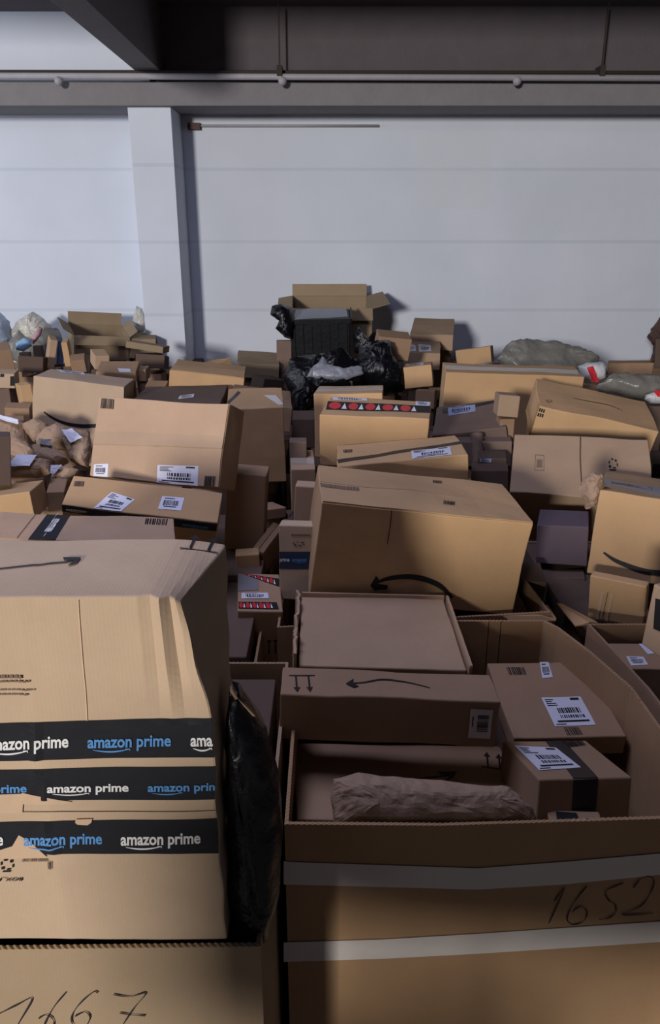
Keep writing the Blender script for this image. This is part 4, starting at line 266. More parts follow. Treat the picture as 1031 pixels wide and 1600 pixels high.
FILL = [[-2.195, 3.0, 1.064, 0.392, 0.378, 1.9], [-1.743, 3.0, 0.964, 0.379, 0.378, 1.2], [-1.304, 3.0, 0.976, 0.379, 0.357, 0.4], [-0.877, 3.0, 0.962, 0.369, 0.358, 3.3], [-0.429, 3.0, 0.982, 0.392, 0.354, 0.9], [-0.015, 3.0, 0.96, 0.395, 0.356, -2.3], [0.459, 3.0, 1.082, 0.372, 0.379, 0.3], [0.887, 3.0, 0.989, 0.398, 0.371, 3.7], [1.336, 3.0, 1.002, 0.374, 0.355, -2.8], [1.743, 3.0, 1.002, 0.384, 0.35, 1.4], [2.194, 3.0, 1.003, 0.393, 0.364, -1.5], [-2.641, 3.42, 1.059, 0.362, 0.379, -3.8], [-2.19, 3.42, 1.078, 0.361, 0.374, -1.1], [-1.757, 3.42, 0.961, 0.362, 0.355, 3.6], [-1.332, 3.42, 1.066, 0.397, 0.378, -1.2], [-0.886, 3.42, 1.033, 0.391, 0.353, 2.0], [-0.428, 3.42, 1.08, 0.361, 0.378, -3.3], [-0.006, 3.42, 1.046, 0.397, 0.36, 3.4], [0.442, 3.42, 1.004, 0.373, 0.355, -3.4], [0.866, 3.42, 1.056, 0.4, 0.355, -3.6], [1.339, 3.42, 1.035, 0.376, 0.357, 0.8], [1.773, 3.42, 1.024, 0.377, 0.352, 3.3], [2.181, 3.42, 1.029, 0.394, 0.354, 1.9], [2.658, 3.42, 1.048, 0.392, 0.353, -0.5], [-2.654, 3.84, 1.078, 0.372, 0.364, 4.0], [-2.186, 3.84, 1.097, 0.378, 0.365, 1.8], [-1.761, 3.84, 1.001, 0.376, 0.354, -1.0], [-1.3, 3.84, 1.076, 0.385, 0.365, -1.3], [-0.896, 3.84, 0.998, 0.391, 0.376, -1.1], [-0.429, 3.84, 1.068, 0.388, 0.37, 2.1], [-0.005, 3.84, 1.059, 0.371, 0.365, 2.2], [0.448, 3.84, 1.001, 0.398, 0.369, 0.6], [0.86, 3.84, 1.037, 0.37, 0.37, -0.3], [1.333, 3.84, 1.051, 0.392, 0.36, 1.2], [1.77, 3.84, 1.076, 0.374, 0.375, 3.0], [2.208, 3.84, 1.097, 0.398, 0.366, 0.2], [2.627, 3.84, 1.077, 0.397, 0.364, 1.5], [-3.071, 4.26, 1.062, 0.367, 0.373, 0.6], [-2.633, 4.26, 1.019, 0.385, 0.373, 1.1], [-2.191, 4.26, 0.964, 0.366, 0.363, 1.2], [-1.771, 4.26, 1.056, 0.385, 0.351, -0.2], [-1.331, 4.26, 0.968, 0.365, 0.36, -2.5], [-0.892, 4.26, 0.965, 0.379, 0.361, 0.9], [-0.436, 4.26, 0.993, 0.396, 0.35, -0.8], [-0.009, 4.26, 1.017, 0.365, 0.375, -1.0], [0.421, 4.26, 1.046, 0.364, 0.366, -1.3], [0.883, 4.26, 1.094, 0.393, 0.363, 2.5], [1.326, 4.26, 1.012, 0.366, 0.368, 0.5], [1.778, 4.26, 1.096, 0.384, 0.361, 3.1], [2.18, 4.26, 0.975, 0.383, 0.368, -2.9], [2.645, 4.26, 1.085, 0.375, 0.363, -2.2], [3.072, 4.26, 1.096, 0.375, 0.379, 3.3], [-3.076, 4.68, 0.996, 0.399, 0.365, -0.7], [-2.647, 4.68, 1.098, 0.38, 0.359, -0.2], [-2.215, 4.68, 1.047, 0.378, 0.359, 2.3], [-1.747, 4.68, 0.962, 0.381, 0.358, 3.5], [-1.309, 4.68, 0.994, 0.371, 0.355, 3.9], [-0.888, 4.68, 1.045, 0.379, 0.369, 0.8], [-0.43, 4.68, 0.9, 0.39, 0.359, 0.3], [-0.007, 4.68, 0.9, 0.381, 0.364, -1.1], [0.45, 4.68, 1.043, 0.361, 0.358, -0.4], [0.897, 4.68, 1.084, 0.382, 0.35, 2.2], [1.317, 4.68, 1.041, 0.388, 0.369, -0.1], [1.776, 4.68, 1.014, 0.376, 0.376, -2.4], [2.192, 4.68, 1.076, 0.363, 0.375, 1.6], [2.637, 4.68, 1.0, 0.391, 0.377, -2.9], [3.079, 4.68, 1.037, 0.38, 0.36, -2.8], [-3.517, 5.1, 1.074, 0.363, 0.357, 2.6], [-3.068, 5.1, 1.053, 0.361, 0.372, 3.8], [-2.62, 5.1, 1.058, 0.362, 0.375, -2.2], [-2.194, 5.1, 1.093, 0.388, 0.354, -1.7], [-1.743, 5.1, 0.981, 0.384, 0.362, -2.7], [-1.315, 5.1, 0.966, 0.364, 0.361, -3.4], [-0.898, 5.1, 1.041, 0.39, 0.376, -2.9], [-0.443, 5.1, 0.9, 0.384, 0.365, 3.5], [-0.005, 5.1, 0.9, 0.388, 0.355, 1.1], [0.44, 5.1, 1.087, 0.382, 0.369, -1.9], [0.882, 5.1, 0.996, 0.39, 0.366, -2.9], [1.309, 5.1, 1.012, 0.389, 0.355, 1.7], [1.766, 5.1, 0.972, 0.387, 0.353, -3.0], [2.204, 5.1, 0.993, 0.395, 0.364, -1.4], [2.652, 5.1, 0.964, 0.389, 0.352, -2.8], [3.098, 5.1, 1.055, 0.369, 0.353, 3.8], [3.527, 5.1, 1.075, 0.366, 0.369, -1.2], [-3.531, 5.52, 1.007, 0.385, 0.36, -0.9], [-3.095, 5.52, 1.076, 0.386, 0.374, -0.5], [-2.626, 5.52, 1.032, 0.384, 0.367, 1.9], [-2.204, 5.52, 0.974, 0.361, 0.356, -3.7], [-1.744, 5.52, 1.027, 0.39, 0.35, -0.2], [-1.304, 5.52, 1.047, 0.377, 0.364, -3.2], [-0.894, 5.52, 0.982, 0.375, 0.362, 3.0], [-0.454, 5.52, 0.996, 0.371, 0.355, -1.7], [-0.011, 5.52, 1.027, 0.361, 0.378, -1.0], [0.458, 5.52, 1.056, 0.387, 0.364, 3.6], [0.865, 5.52, 1.054, 0.372, 0.37, 1.8], [1.307, 5.52, 0.988, 0.361, 0.357, -3.4], [1.756, 5.52, 1.096, 0.375, 0.359, -0.3], [2.191, 5.52, 1.063, 0.389, 0.355, -2.1], [2.647, 5.52, 1.092, 0.386, 0.363, 3.8], [3.06, 5.52, 0.969, 0.391, 0.362, -3.6], [3.522, 5.52, 1.099, 0.381, 0.361, -3.2], [-3.977, 5.94, 1.086, 0.38, 0.378, -3.6], [-3.53, 5.94, 0.967, 0.376, 0.352, -2.0], [-3.084, 5.94, 1.003, 0.362, 0.351, 3.8], [-2.653, 5.94, 1.031, 0.376, 0.366, -3.3], [-2.207, 5.94, 0.975, 0.382, 0.378, 0.8], [-1.746, 5.94, 0.99, 0.361, 0.366, -0.1], [-1.317, 5.94, 1.013, 0.385, 0.372, 3.3], [-0.888, 5.94, 1.023, 0.393, 0.357, -3.1], [-0.448, 5.94, 0.972, 0.391, 0.375, -1.5], [-0.015, 5.94, 0.971, 0.37, 0.353, -0.6], [0.443, 5.94, 0.994, 0.362, 0.371, -3.6], [0.868, 5.94, 1.0, 0.375, 0.353, -0.6], [1.313, 5.94, 1.065, 0.382, 0.377, 1.2], [1.77, 5.94, 1.04, 0.378, 0.375, 1.2], [2.218, 5.94, 1.062, 0.388, 0.358, 2.5], [2.635, 5.94, 0.978, 0.363, 0.355, -1.9], [3.087, 5.94, 1.0, 0.363, 0.373, 0.5], [3.501, 5.94, 0.967, 0.365, 0.361, 2.9], [3.978, 5.94, 1.046, 0.369, 0.363, -1.1], [-3.967, 6.36, 0.962, 0.383, 0.375, 1.8], [-3.536, 6.36, 1.034, 0.367, 0.371, -0.4], [-3.062, 6.36, 1.071, 0.365, 0.36, 3.3], [-2.642, 6.36, 1.021, 0.378, 0.373, 3.5], [-2.199, 6.36, 1.096, 0.384, 0.353, 2.5], [-1.763, 6.36, 0.967, 0.399, 0.351, 0.6], [-1.321, 6.36, 1.083, 0.376, 0.356, -1.8], [-0.892, 6.36, 1.039, 0.374, 0.373, -2.1], [-0.446, 6.36, 0.995, 0.399, 0.375, 2.8], [0.005, 6.36, 1.016, 0.366, 0.375, -0.1], [0.422, 6.36, 0.984, 0.364, 0.372, 3.2], [0.868, 6.36, 1.072, 0.373, 0.37, 2.9], [1.325, 6.36, 1.072, 0.375, 0.35, 0.1], [1.763, 6.36, 0.986, 0.376, 0.36, -3.8], [2.192, 6.36, 1.014, 0.379, 0.371, -0.8], [2.659, 6.36, 1.022, 0.397, 0.371, 1.4], [3.081, 6.36, 1.072, 0.375, 0.368, 1.4], [3.521, 6.36, 1.0, 0.363, 0.353, -1.2], [3.963, 6.36, 1.066, 0.389, 0.359, 3.4], [-4.409, 6.78, 1.06, 0.363, 0.373, 1.4], [-3.942, 6.78, 1.086, 0.388, 0.375, 1.9], [-3.516, 6.78, 0.989, 0.381, 0.377, -2.1], [-3.061, 6.78, 1.036, 0.376, 0.35, -0.9], [-2.653, 6.78, 1.051, 0.396, 0.377, 0.9], [-2.205, 6.78, 0.975, 0.388, 0.367, 1.7], [-1.765, 6.78, 1.084, 0.369, 0.359, -1.9], [-1.315, 6.78, 1.086, 0.367, 0.369, 2.1], [-0.891, 6.78, 0.969, 0.383, 0.375, 3.0], [-0.431, 6.78, 1.018, 0.377, 0.366, 3.2], [-0.008, 6.78, 0.999, 0.384, 0.379, -2.5], [0.421, 6.78, 0.976, 0.383, 0.368, -2.5], [0.868, 6.78, 1.043, 0.386, 0.371, 1.8], [1.302, 6.78, 1.028, 0.393, 0.379, -1.5], [1.774, 6.78, 1.05, 0.397, 0.357, 1.6], [2.214, 6.78, 1.027, 0.364, 0.356, -2.7], [2.624, 6.78, 0.981, 0.385, 0.353, 2.1], [3.089, 6.78, 1.074, 0.392, 0.371, 3.4], [3.538, 6.78, 1.048, 0.399, 0.353, -3.2], [3.943, 6.78, 0.989, 0.375, 0.364, 1.4], [4.41, 6.78, 0.972, 0.376, 0.366, -1.0]]
SUP = [[-0.323, 3.301, 1.146, 0.17, 0.249, 0.064], [-0.711, 4.515, 1.276, 0.282, 0.269, 0.23], [-0.784, 3.986, 1.2, 0.304, 0.355, 0.201], [-0.374, 4.063, 1.179, 0.23, 0.332, 0.184], [-0.543, 5.814, 1.136, 0.216, 0.266, 0.163], [0.194, 3.109, 1.253, 0.292, 0.219, 0.292], [0.09, 3.418, 1.194, 0.202, 0.201, 0.147], [-0.108, 2.879, 1.149, 0.066, 0.16, 0.187], [1.184, 3.448, 1.184, 0.36, 0.281, 0.148], [0.936, 4.003, 1.1, 0.36, 0.177, 0.063], [0.656, 3.46, 1.118, 0.255, 0.276, 0.06], [0.77, 3.313, 1.39, 0.063, 0.096, 0.332], [-0.068, 5.88, 1.265, 0.283, 0.234, 0.292], [0.007, 6.516, 1.196, 0.36, 0.36, 0.179], [0.806, 6.144, 1.312, 0.251, 0.36, 0.311], [0.611, 5.689, 1.234, 0.273, 0.297, 0.177], [0.554, 4.79, 1.236, 0.131, 0.135, 0.192], [1.039, 5.554, 1.235, 0.185, 0.152, 0.181], [0.406, 5.071, 1.364, 0.148, 0.123, 0.275], [0.589, 4.654, 1.133, 0.089, 0.097, 0.09], [2.725, 6.138, 1.158, 0.276, 0.307, 0.178], [-1.887, 6.359, 1.171, 0.344, 0.321, 0.202], [-1.561, 6.49, 1.18, 0.181, 0.236, 0.212], [-1.887, 5.254, 1.285, 0.086, 0.079, 0.303], [-1.779, 5.254, 1.297, 0.05, 0.081, 0.315], [-1.865, 5.354, 1.292, 0.07, 0.076, 0.264], [-2.155, 5.018, 1.294, 0.153, 0.166, 0.199], [-1.976, 4.593, 1.278, 0.136, 0.102, 0.315], [-1.702, 4.255, 1.187, 0.073, 0.076, 0.13], [-1.674, 4.063, 1.199, 0.091, 0.078, 0.142], [-1.623, 3.704, 1.231, 0.162, 0.135, 0.229], [-1.51, 5.079, 1.308, 0.098, 0.11, 0.341], [-1.298, 4.725, 1.301, 0.161, 0.152, 0.306], [-1.175, 4.815, 1.283, 0.05, 0.076, 0.287], [-1.338, 5.724, 1.309, 0.176, 0.134, 0.261], [-1.248, 5.45, 1.22, 0.138, 0.181, 0.172], [-0.994, 4.387, 1.273, 0.081, 0.104, 0.307], [-1.683, 5.174, 1.269, 0.076, 0.1, 0.287], [-1.966, 5.114, 1.258, 0.124, 0.142, 0.276], [0.669, 3.05, 1.198, 0.087, 0.091, 0.115], [0.644, 2.954, 1.122, 0.108, 0.105, 0.039], [0.657, 3.259, 1.192, 0.182, 0.133, 0.135], [-0.121, 3.386, 1.251, 0.066, 0.106, 0.204], [-0.126, 2.939, 1.254, 0.05, 0.056, 0.293], [-1.072, 2.89, 1.145, 0.079, 0.173, 0.182], [-0.339, 5.749, 1.404, 0.109, 0.05, 0.431], [0.03, 4.781, 1.287, 0.22, 0.076, 0.385], [0.317, 4.9, 1.17, 0.194, 0.094, 0.082], [0.25, 5.6, 1.287, 0.113, 0.05, 0.229], [1.519, 5.416, 1.204, 0.36, 0.113, 0.215], [1.595, 4.7, 1.277, 0.102, 0.05, 0.262], [1.685, 4.197, 1.274, 0.278, 0.081, 0.178], [1.674, 3.899, 1.314, 0.081, 0.05, 0.237], [2.705, 6.202, 1.135, 0.227, 0.05, 0.112], [-2.704, 6.401, 1.219, 0.134, 0.05, 0.197], [-2.461, 6.505, 1.232, 0.215, 0.05, 0.21], [-2.203, 5.801, 1.2, 0.26, 0.132, 0.224], [-2.121, 5.401, 1.368, 0.069, 0.05, 0.393], [-2.063, 5.5, 1.4, 0.059, 0.05, 0.426], [-1.626, 6.702, 1.324, 0.086, 0.05, 0.239], [-1.449, 3.402, 1.16, 0.167, 0.128, 0.093], [-1.356, 3.446, 1.228, 0.073, 0.05, 0.161], [-1.193, 3.312, 1.245, 0.127, 0.055, 0.178], [-1.048, 3.085, 1.222, 0.075, 0.073, 0.259], [-1.151, 3.043, 1.241, 0.103, 0.05, 0.264], [-1.167, 2.853, 1.243, 0.106, 0.051, 0.266], [-1.057, 2.945, 1.186, 0.066, 0.05, 0.223]]


# ------------------------------------------------------------------ cartons
KEY = {}
FACES = {'T': (Vector((1,0,0)), Vector((0,1,0)), Vector((0,0,1))), 'F': (Vector((1,0,0)), Vector((0,0,1)), Vector((0,-1,0))),
         'R': (Vector((0,1,0)), Vector((0,0,1)), Vector((1,0,0))), 'L': (Vector((0,-1,0)), Vector((0,0,1)), Vector((-1,0,0)))}
def make_warp(d, seed, crush):
    s = Vector((seed * 3.1, seed * 1.7, seed * .9)); amp = (.012 if not crush else .006) * min(max(d), .5)
    hx, hy, hz = d[0] / 2, d[1] / 2, d[2] / 2
    def warp(p):
        q = p + noise.noise_vector(p * 5 + s) * amp + noise.noise_vector(p * 17 + s) * amp * .22
        if crush:                                  # dented upper right corner with long vertical folds
            t = min(1, max(0, (p.z + hz - .38) / (2 * hz - .38))); r = min(1, max(0, (p.x - (hx - .085)) / .085)); f = min(1, max(0, (.08 - p.y) / .17))
            q.x -= .032 * t * r * r * f; q.y += (.006 * math.sin(r * 12.5) * min(1, t * 2.2) * f) + .018 * t * r * r; q.z -= .016 * r * r * t
            c = math.exp(-((p.x - (hx - .24)) / .006) ** 2); q.y -= .0025 * c
            b = min(1, max(0, (p.z + hz) / .2)); q.x += .0012 * math.sin(p.z * 60) * (1 if p.x > hx - .02 else 0)
        return q
    return warp
def grid_quad(bm, c, n, thick=0):
    """c: 4 Vectors TL,TR,BR,BL; n subdivisions along the first side"""
    m = max(1, n // 3); V = {}
    for i in range(n + 1):
        for j in range(m + 1):
            a, b = i / n, j / m
            V[i, j] = bm.verts.new((c[0] * (1 - a) + c[1] * a) * (1 - b) + (c[3] * (1 - a) + c[2] * a) * b)
    for i in range(n):
        for j in range(m): bm.faces.new((V[i, j], V[i, j + 1], V[i + 1, j + 1], V[i + 1, j]))
def ribbon(bm, pts, ws, nrm):
    L = []
    for i, p in enumerate(pts):
        a = pts[max(0, i - 1)]; b = pts[min(len(pts) - 1, i + 1)]; s = (b - a).cross(nrm)
        if s.length < 1e-9: s = Vector((1, 0, 0))
        s.normalize(); L.append((bm.verts.new(p - s * ws[i] / 2), bm.verts.new(p + s * ws[i] / 2)))
    for (a, b), (c, d) in zip(L, L[1:]):
        try: bm.faces.new((a, b, d, c))
        except ValueError: pass
def smooth_pts(pts, k=5):
    out = []
    for i in range(len(pts) - 1):
        p0, p1, p2, p3 = pts[max(0, i - 1)], pts[i], pts[i + 1], pts[min(len(pts) - 1, i + 2)]
        for j in range(k):
            t = j / k
            out.append([.5 * (2 * b + (c - a) * t + (2 * a - 5 * b + 4 * c - d) * t * t + (3 * b - a - 3 * c + d) * t ** 3) for a, b, c, d in zip(p0, p1, p2, p3)])
    out.append(list(pts[-1])); return out
TXT = {}
def text_mesh(s):
    if s in TXT: return TXT[s]
    cu = bpy.data.curves.new('lettering', 'FONT'); cu.body = s; cu.size = 1; cu.offset = .026; cu.resolution_u = 3
    o = bpy.data.objects.new('lettering', cu); COL.objects.link(o); dg = bpy.context.evaluated_depsgraph_get(); dg.update()
    me = bpy.data.meshes.new_from_object(o.evaluated_get(dg)); bpy.data.objects.remove(o)
    vs = [v.co.copy() for v in me.vertices]; fs = [tuple(p.vertices) for p in me.polygons]
    x0, x1 = min(v.x for v in vs), max(v.x for v in vs)
    TXT[s] = ([(((v.x - x0) / (x1 - x0)), v.y) for v in vs], fs); return TXT[s]
def decal(box, parent, D, warp, i):
    kind, face, pts = D[0], D[1], D[2]; U, V, Nn = FACES[face]; h = Vector(box['d']) / 2; c = Vector([a * b for a, b in zip(Nn, h)])
    c = Vector((Nn.x * h.x, Nn.y * h.y, Nn.z * h.z))
    W = lambda a, b, e=.0012: warp(c + U * a + V * b) + Nn * e
    e0 = .0012 + .0002 * (i % 5)
    bm = bmesh.new()
    def emit(name, m, par=parent, lab=None):
        bmesh.ops.recalc_face_normals(bm, faces=bm.faces)
        o = link(name, bm, m, par)
        if lab: o['label'] = lab
        return o
    def qd(a, b):  # bilinear point in the quad
        P = [Vector((p[0], p[1])) for p in pts]
        return (P[0] * (1 - a) + P[1] * a) * (1 - b) + (P[3] * (1 - a) + P[2] * a) * b
    def sub(a0, b0, a1, b1, e):
        vs = [bm.verts.new(W(*qd(a, b), e)) for a, b in ((a0, b0), (a1, b0), (a1, b1), (a0, b1))]; bm.faces.new(vs)
    def tess(n, m, e):
        G = {(a, b): bm.verts.new(W(*qd(a / n, b / m), e)) for a in range(n + 1) for b in range(m + 1)}
        for a in range(n):
            for b in range(m): bm.faces.new((G[a, b], G[a, b + 1], G[a + 1, b + 1], G[a + 1, b]))
    rnd = random.Random(i * 7 + int(box['p'][0] * 1000))
    if kind == 'tape':
        n = D[4] * 3 if box.get('crush') else D[4] * 2; tess(max(4, n), 6, e0)
        r = bmesh.ops.extrude_face_region(bm, geom=bm.faces[:]); 
        for v in r['geom']:
            if isinstance(v, bmesh.types.BMVert): v.co -= Nn * .0008
        return emit('packing_tape', D[3])
    if kind == 'redtape':
        tess(8, 2, e0); o = emit('warning_tape', 'ink', lab='black tape printed with red ovals and white triangles')
        bm = bmesh.new(); x = .02; br, bk = bmesh.new(), bmesh.new()
        while x < .86:
            w = rnd.uniform(.09, .13)
            br.faces.new([br.verts.new(W(*qd(x + w * (.5 + .5 * math.cos(k * math.pi / 6)), .5 + .42 * math.sin(k * math.pi / 6)), e0 + .0006)) for k in range(12)])
            x += w + .03; bk.faces.new([bk.verts.new(W(*qd(a_, b_), e0 + .0006)) for a_, b_ in ((x - .025, .85), (x, .15), (x + .025, .85))]); x += .04
        bm.free(); link('red_print', br, 'red', o); link('white_print', bk, 'white', o); return
    if kind == 'label':
        tess(4, 4, e0); st = D[3]
        o = emit('shipping_label', 'bluelabel' if st == 'bluelabel' else ('whitetape' if st == 'dimtag' else 'label'))
        if st == 'blank': return
        bm = bmesh.new(); x = .1
        if st == 'ship':
            for b0, b1, a0, a1 in ((.40, .58, .25, .8), (.64, .74, .25, .8)):
                x = a0
                while x < a1: w = rnd.uniform(.015, .05); sub(x, b0, x + w, b1, e0 + .0006); x += w + rnd.uniform(.012, .03)
            for k, b in enumerate((.08, .15, .22, .29)): sub(.06, b, rnd.uniform(.2, .42), b + .03, e0 + .0006)
            sub(.7, .05, .92, .13, e0 + .0006); sub(.12, .82, .9, .88, e0 + .0006); sub(.05, .93, .3, .96, e0 + .0006)
        elif st == 'dimtag':
            for k in range(14): sub(.35, .2 + k * .042, .85, .2 + k * .042 + rnd.uniform(.012, .03), e0 + .0006)
            sub(.12, .25, .17, .6, e0 + .0006)
        else:
            x = .15
            while x < .82: w = rnd.uniform(.02, .06); sub(x, .3, x + w, .68, e0 + .0006); x += w + rnd.uniform(.02, .04)
            sub(.2, .74, .75, .80, e0 + .0006); sub(.15, .12, .6, .18, e0 + .0006)
        emit('barcode', 'ink', o); return
    if kind == 'print':
        st = D[3]
        if st == 'line':
            x = 0
            while x < .98: w = rnd.uniform(.02, .09); sub(x, .1, min(1, x + w), .75, e0); x += w + .012
        elif st == 'barcode':
            x = 0
            while x < .95: w = rnd.uniform(.03, .09); sub(x, 0, min(1, x + w), 1, e0); x += w + rnd.uniform(.02, .06)
        elif st == 'grid':
            for a in range(3):
                for b in range(2): sub(a / 3 + .04, b / 2 + .06, a / 3 + .28, b / 2 + .42, e0)
        elif st == 'box':
            sub(0, 0, 1, .04, e0); sub(0, .96, 1, 1, e0); sub(0, 0, .06, 1, e0); sub(.94, 0, 1, 1, e0); sub(.2, .3, .8, .8, e0)
        elif st == 'arrow2':
            for a in (.1, .6): sub(a + .1, .3, a + .2, 1, e0); sub(a, .2, a + .3, .3, e0)
        else:
            P = [(.5 + .45 * math.cos(k * math.pi / 6), .4 + .38 * math.sin(k * math.pi / 6)) for k in range(12)]
            for k in range(0, 12, 2):
                a, b = P[k]; c2, d2 = P[k + 1]; sub(min(a, c2), min(b, d2), max(a, c2) + .06, max(b, d2) + .06, e0)
            sub(.2, .9, .8, 1, e0)
        return emit('printed_mark', 'ink' if st not in ('line', 'box') else 'inkfaint')
    if kind in ('smile', 'ribbon'):
        P = smooth_pts([list(p) for p in pts]); n = 1
        ribbon(bm, [W(p[0], p[1], e0) for p in P], [p[2] for p in P], Nn)
        return emit('smile_logo' if kind == 'smile' else D[4], D[3])
    if kind == 'poly':
        bm.faces.new([bm.verts.new(W(p[0], p[1], e0 + .0008)) for p in pts])
        r = bmesh.ops.extrude_face_region(bm, geom=bm.faces[:])
        for v in r['geom']:
            if isinstance(v, bmesh.types.BMVert): v.co -= Nn * .0006
        bmesh.ops.triangulate(bm, faces=bm.faces); return emit(D[4], D[3])
    if kind.startswith('arrows'):
        A, B = Vector(pts[0]), Vector(pts[1]); w = (B - A).length
        ux = (B - A).normalized(); uy = Vector((-ux.y, ux.x)); sg = 1 if kind != 'arrowsD' else -1
        H = .065 if kind != 'arrowsT' else .05
        def poly(pp):
            bm.faces.new([bm.verts.new(W(*(A + ux * (a * w) + uy * b * sg), e0)) for a, b in pp])
        y0 = 0 if sg > 0 else -H * .45
        for a in (.26, .74):
            poly([(a - .035, 0), (a + .035, 0), (a + .035, H * .75), (a - .035, H * .75)])
            poly([(a - .13, H * .7), (a + .13, H * .7), (a, H)])
        poly([(0, -.004), (1, -.004), (1, -.0005), (0, -.0005)])
        return emit('printed_arrow', 'ink')
    if kind == 'text':
        vs, fs = text_mesh(D[3]); P = [Vector((p[0], p[1])) for p in pts]
        def m(x, y):   # y: 0 baseline .. 0.73 cap
            b = 1 - (y + .2) / .95
            return W(*((P[0] * (1 - x) + P[1] * x) * (1 - b) + (P[3] * (1 - x) + P[2] * x) * b), e0 + .001)
        V_ = [bm.verts.new(m(x, y)) for x, y in vs]
        for f in fs:
            try: bm.faces.new([V_[k] for k in f])
            except ValueError: pass
        if D[3].startswith('ama'):
            x1 = .55 if len(D[3]) > 6 else 1.0
            pp = [(x1 * (.12 + .8 * k / 10), -.13 - .14 * math.sin(math.pi * k / 10)) for k in range(11)]
            hgt = (P[0] - P[3]).length
            ribbon(bm, [m(*q) for q in pp], [hgt * .07 * (.5 + math.sin(math.pi * k / 10)) for k in range(11)], Nn)
            ribbon(bm, [m(x1 * .83, -.12), m(x1 * .93, -.12), m(x1 * .93, -.22)], [hgt * .05] * 3, Nn)
        return emit('lettering', D[4])
    bm.free()

def carton_body(d, warp, n=8, bev=.0035):
    bm = bmesh.new(); bmesh.ops.create_cube(bm, size=1)
    for v in bm.verts: v.co = Vector((v.co.x * d[0], v.co.y * d[1], v.co.z * d[2]))
    hard = list(bm.edges)
    bmesh.ops.bevel(bm, geom=hard, offset=min(bev, min(d) * .1), segments=2, affect='EDGES', profile=.5)
    big = [e for e in bm.edges if e.calc_length() > min(d) * .5]
    bmesh.ops.subdivide_edges(bm, edges=big, cuts=n, use_grid_fill=True)
    for v in bm.verts: v.co = warp(v.co.copy())
    return bm
def panel(bm, o, u, v, th, n):
    """thin board: corner o, sides u, v, thickness th along n"""
    P = [o, o + u, o + u + v, o + v]; lo = [bm.verts.new(p) for p in P]; hi = [bm.verts.new(p + n * th) for p in P]
    bm.faces.new(lo[::-1]); bm.faces.new(hi)
    for i in range(4): bm.faces.new((lo[i], lo[(i + 1) % 4], hi[(i + 1) % 4], hi[i]))
def open_carton(t, d, m, flaps):
    hx, hy, hz = d[0] / 2, d[1] / 2, d[2] / 2; th = .005; bm = bmesh.new(); X, Y, Z = Vector((1, 0, 0)), Vector((0, 1, 0)), Vector((0, 0, 1))
    add_box(bm, (-hx, -hy, -hz), (hx, hy, -hz + th)); add_box(bm, (-hx, -hy, -hz), (hx, -hy + th, hz)); add_box(bm, (-hx, hy - th, -hz), (hx, hy, hz))
    add_box(bm, (-hx, -hy, -hz), (-hx + th, hy, hz)); add_box(bm, (hx - th, -hy, -hz), (hx, hy, hz)); link('body', bm, m, t)
    for side, ang, ln in flaps:
        a = math.radians(ang); bm = bmesh.new()
        if side == 'F': o = Vector((-hx, -hy, hz)); u = X * d[0]; dr = -Y * math.sin(a) + Z * math.cos(a)
        if side == 'K': o = Vector((-hx, hy, hz)); u = X * d[0]; dr = Y * math.sin(a) + Z * math.cos(a)
        if side == 'L': o = Vector((-hx, -hy, hz)); u = Y * d[1]; dr = -X * math.sin(a) + Z * math.cos(a)
        if side == 'R': o = Vector((hx, -hy, hz)); u = Y * d[1]; dr = X * math.sin(a) + Z * math.cos(a)
        panel(bm, o, u, dr * ln, .004, u.normalized().cross(dr)); link('flap', bm, m, t)
